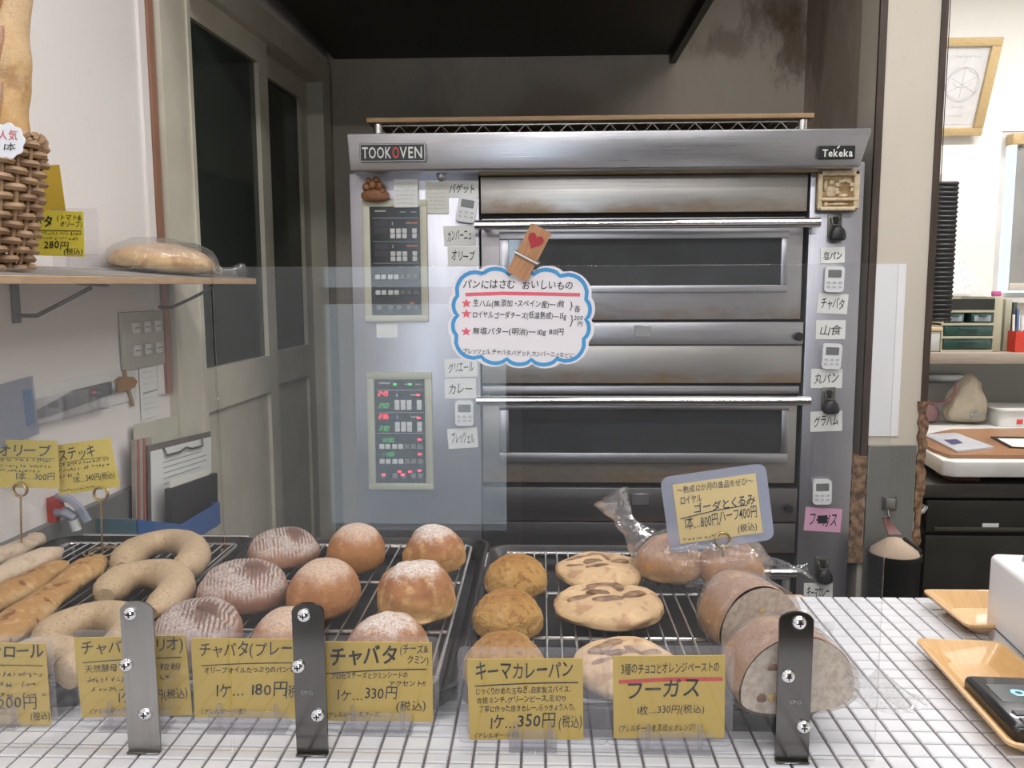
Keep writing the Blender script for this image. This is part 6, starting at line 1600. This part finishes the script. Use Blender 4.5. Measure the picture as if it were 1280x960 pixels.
# white work board on a dark cabinet
TZ = 0.86; thk = 0.045
A_ = at_z(1186, 577, TZ); D_ = at_z(1128, 545, TZ)
yr_ = 3.02
dl = (D_ - A_); xr = A_.x + dl.x * (yr_ - A_.y) / dl.y
poly = [(A_.x + 0.02, A_.y), (2.6, A_.y), (2.6, yr_), (max(1.07, xr), yr_), (max(1.07, xr), yr_ - 0.02) if xr < 1.07 else (xr, yr_ - 0.02), (A_.x - 0.008, A_.y + 0.022)]
bm = bmesh.new(); mb = MB().slab(poly, TZ - thk, TZ)
vv = [bm.verts.new(v) for v in mb.v]; [bm.faces.new([vv[i] for i in f_]) for f_ in mb.f]
bmesh.ops.remove_doubles(bm, verts=bm.verts[:], dist=1e-4)
bmesh.ops.bevel(bm, geom=bm.edges[:], offset=0.006, segments=2, profile=0.5, affect='EDGES')
solo('work_board', MB().bm(bm), mat('white_poly_board', (0.68, 0.67, 0.64), 0.4), 'thick white work board on the dark back-room cabinet', 'board', (1.8, 2.6, TZ - thk), world=True)
cbx0 = max(1.085, bx(1148, 2.42)); cy0 = A_.y + 0.06; cz1 = TZ - thk - 0.03
M_cab = mat('dark_cabinet', (0.045, 0.043, 0.038), 0.4, 0.3, col2=(0.035, 0.033, 0.03)); M_cab2 = mat('dark_cabinet_top', (0.085, 0.08, 0.072), 0.4, 0.3)
t = thing('dark_cabinet', 'dark under-counter cabinet with drawers below the white work board', 'cabinet', (1.8, cy0, 0))
part('body', MB().box(cbx0, 2.6, cy0 + 0.02, 3.0, 0.08, cz1 - 0.04), M_cab, t, world=True)
part('top', MB().rbox(cbx0, 2.6, cy0 - 0.01, 3.0, cz1 - 0.04, cz1, 0.003), M_cab2, t, world=True)
part('plinth', MB().box(cbx0 + 0.03, 2.57, cy0 + 0.06, 2.97, 0, 0.08), M_cab, t, world=True)
zs_ = bz(668, cy0); dx0 = bx(1172, cy0)
for x0, x1 in ((dx0, 2.1), (2.11, 2.58)):
    d = part('drawer', MB().rbox(x0, x1, cy0, cy0 + 0.022, zs_ + 0.006, cz1 - 0.05, 0.003), M_cab, t, world=True)
    part('drawer_grip', MB().rbox(x0 + 0.02, x1 - 0.02, cy0 - 0.006, cy0 + 0.002, zs_ + 0.010, zs_ + 0.022, 0.002), M_cab2, d, world=True)
    part('door', MB().rbox(x0, x1, cy0, cy0 + 0.022, 0.10, zs_ - 0.004, 0.003), M_cab, t, world=True)
part('label_plate', MB().box(bx(1244, cy0), bx(1265, cy0), cy0 - 0.001, cy0 + 0.001, bz(662, cy0), bz(654, cy0)), M_note, t, world=True, label='small white label')
hz2 = bz(641, cy0 - .03, 1155)
part('side_handle', MB().tube([(bx(1152, cy0), cy0 + 0.02, hz2 - 0.004), (bx(1152, cy0), cy0 - 0.03, hz2 - 0.004), (bx(1160, cy0), cy0 - 0.03, hz2 + 0.002), (bx(1166, cy0), cy0 - 0.02, hz2 + 0.012), (bx(1166, cy0), cy0 + 0.02, hz2 + 0.012)], 0.006, 8), M_alu, t, world=True)
solo('brown_block', MB().rbox(bx(1194, cy0 + .05), bx(1231, cy0 + .05), cy0 + 0.02, cy0 + 0.12, cz1 + 0.0006, TZ - thk - 0.0006, 0.002), mat('brown_wood_block', (0.16, 0.085, 0.045), 0.6), 'dark brown wooden block wedged under the white work board', 'block')
solo('board_support', MB().box(2.2, 2.55, cy0 + 0.1, 2.95, cz1 + 0.0006, TZ - thk - 0.0006), M_cab2, 'dark support under the right end of the work board', 'support')
# tray board, packs and papers
tz = TZ + 0.0006
M_orb = mat('orange_brown_tray', (0.34, 0.17, 0.085), 0.35, col2=(0.22, 0.12, 0.07), scale=4, coat=0.2)
q = lambda px, py, z=tz: at_z(px, py, z)
def floor_poly(pts, z): return [(at_z(a, b, z).x, at_z(a, b, z).y) for a, b in pts]
fp = floor_poly([(1187, 573), (1330, 574), (1330, 538), (1190, 540), (1140, 550), (1165, 565)], tz)
fp = [(max(x, 1.10), y) for x, y in fp]
solo('orange_brown_tray', MB().slab(fp, tz, tz + 0.010), M_orb, 'flat orange-brown tray board on the white work board', 'tray', (fp[0][0], fp[0][1], tz), world=True)
z2 = tz + 0.0106
fp = floor_poly([(1196, 566), (1243, 561), (1194, 543), (1154, 545)], z2)
t = thing('plastic_pack', 'flat silvery plastic pack with a dark blue print on the orange-brown tray', 'pack', (fp[0][0], fp[0][1], z2))
part('pack', MB().slab(fp, z2, z2 + 0.006), mat('pack_silver', (0.50, 0.51, 0.55), 0.25), t, world=True)
fp = floor_poly([(1190, 556), (1204, 554), (1196, 549), (1180, 550)], z2 + .006)
part('blue_print', MB().slab(fp, z2 + 0.0062, z2 + 0.0068), mat('pack_blue', (0.06, 0.07, 0.16), 0.4), t, world=True)
fp = floor_poly([(1262, 560), (1320, 562), (1310, 548), (1238, 547)], z2)
t = thing('order_clipboard', 'dark clipboard with cream paper at the right end of the tray board', 'clipboard', (fp[0][0], fp[0][1], z2))
part('board', MB().slab(fp, z2, z2 + 0.004), M_blk, t, world=True)
fp = floor_poly([(1266, 558.5), (1312, 560.5), (1306, 549.5), (1247, 548.5)], z2 + .004)
part('sheet', MB().slab(fp, z2 + 0.0042, z2 + 0.0052), M_note2, t, world=True)
# cloth bag, pink bag, silver strip, tub
M_cloth = mat('cream_cloth', (0.52, 0.47, 0.37), 0.85, col2=(0.44, 0.39, 0.30), scale=18, bump=0.4, bscale=30)
p_ = at_z(1212, 531, tz)
mb = MB().bun(0.155, 0.10, 0.175, 9, 0.16, 0.9); crinkle(mb, 0.012, 18, 4)
mb.v = [Vector((v.x * (1.0 - 0.42 * max(0, v.z) / 0.175) + 0.25 * max(0, v.z - 0.09), v.y, max(v.z, 0))) for v in mb.v]
t = thing('cloth_bag', 'cream cloth bag slumped on the work board under the shelf', 'bag', (p_.x, p_.y + 0.04, tz))
part('sack', mb, M_cloth, t)
part('grey_tag', MB().rbox(-0.012, 0.026, -0.066, -0.058, 0.030, 0.042, 0.001, 1), mat('tag_grey', (0.24, 0.25, 0.26), 0.5), t)
p_ = at_z(1158, 529, tz)
M_pinkb = mat('dusty_pink_cloth', (0.36, 0.22, 0.23), 0.8, col2=(0.28, 0.16, 0.17), scale=20, bump=0.4, bscale=30)
mb = crinkle(MB().bun(0.10, 0.085, 0.085, 12, 0.16), 0.008, 22, 6); mb.v = [Vector((v.x, v.y, max(v.z, 0))) for v in mb.v]
t = thing('pink_bag', 'dusty pink bag with strap left of the cream cloth bag', 'bag', (p_.x, p_.y + 0.03, tz))
part('sack', mb, M_pinkb, t)
part('strap', MB().tube(curve_pts([(0.01, -0.02, 0.070), (0.045, -0.045, 0.075), (0.075, -0.055, 0.105), (0.085, -0.05, 0.14)], 14), 0.010, 8, flat=0.4), mat('strap_rose', (0.36, 0.17, 0.18), 0.8), t)
yv = 3.0
solo('silver_rail', MB().rbox(max(1.07, bx(1150, 3.40)), bx(1209, 3.40), 3.40, 3.445, bz(479, 3.40), bz(468, 3.40), 0.003), M_alu, 'short silver rail on the back wall under the shelf', 'rail')
p_ = at_z(1277, 534, tz)
t = thing('white_tub', 'white plastic tub with a red mark under the shelf', 'tub', (p_.x + 0.03, p_.y + 0.08, tz))
part('body', MB().slab(rrect(-0.10, 0.10, -0.075, 0.075, 0.02, 4), 0.0, 0.055), mat('tub_white', (0.66, 0.66, 0.65), 0.4), t)
part('rim', MB().slab(rrect(-0.106, 0.106, -0.081, 0.081, 0.022, 4), 0.055, 0.062), M_white, t)
part('red_mark', MB().rbox(-0.045, -0.025, -0.0768, -0.0745, 0.010, 0.026, 0.0004, 1), M_redpen, t, label='red mark')
# ---- latch on the pillar plate and hanging brush bin
p_ = at_y(1111, 629, PY - 0.012)
t = thing('pillar_latch', 'small metal latch box on the bare plate of the pillar', 'latch', (p_.x, PY - 0.0125, p_.z))
part('box', MB().rbox(-0.012, 0.012, -0.014, 0, -0.014, 0.016, 0.002), M_galv, t)
part('strap', MB().rbox(-0.018, 0.018, -0.006, 0, -0.018, 0.019, 0.001, 1), M_hook, t)
part('hook', MB().tube([(-0.004, -0.007, -0.014), (-0.004, -0.012, -0.026), (-0.004, -0.016, -0.032), (-0.004, -0.010, -0.038)], 0.0025, 8), M_hook, t)
by_ = 2.135
zr = bz(690, by_, 1118); bx0, bx1 = bx(1087, by_, 690), bx(1149, by_, 690); r_ = (bx1 - bx0) / 2
t = thing('waste_bin', 'black round bin with a sand-coloured lid at the foot of the pillar', 'bin', ((bx0 + bx1) / 2, by_, 0))
part('body', MB().lathe([(r_ * .82, 0), (r_ * .85, 0.01), (r_ * 1.0, zr - 0.02), (r_ * 1.04, zr - 0.015), (r_ * 1.04, zr), (r_ * .97, zr), (r_ * .8, 0.03)], 32), mat('bin_black', (0.020, 0.021, 0.022), 0.45), t)
part('lid', MB().lathe([(r_ * .96, zr - 0.003), (r_ * .90, zr + 0.006), (r_ * .35, zr + 0.034), (0.002, zr + 0.040)], 32), mat('sand_lid', (0.42, 0.32, 0.24), 0.7, col2=(0.36, 0.27, 0.20)), t)
part('lid_band', MB().tube([( r_ * .98 * (1 - 0.7 * u), -r_ * 0.15, zr + 0.004 + 0.034 * u) for u in (0, .4, .8, 1)], 0.006, 8), M_blk, t)
p1 = at_y(1110, 650, by_ + 0.05)
t = thing('hanging_strap', 'dark red leather strap hanging from the pillar latch to the bin', 'strap', (p1.x, by_ + 0.05, p1.z))
hw = 0.011
pz_ = PY - 0.022
part('strap', MB().hexa([(p1.x - hw * 1.1, by_ + 0.012, zr + 0.043), (p1.x + hw * 1.9, by_ + 0.012, zr + 0.043), (p1.x + hw * 1.9, by_ + 0.018, zr + 0.043), (p1.x - hw * 1.1, by_ + 0.018, zr + 0.043),
      (p1.x - hw * .6, pz_ - 0.006, p1.z), (p1.x + hw * .6, pz_ - 0.006, p1.z), (p1.x + hw * .6, pz_, p1.z), (p1.x - hw * .6, pz_, p1.z)]), mat('strap_maroon', (0.13, 0.035, 0.035), 0.5), t, world=True)
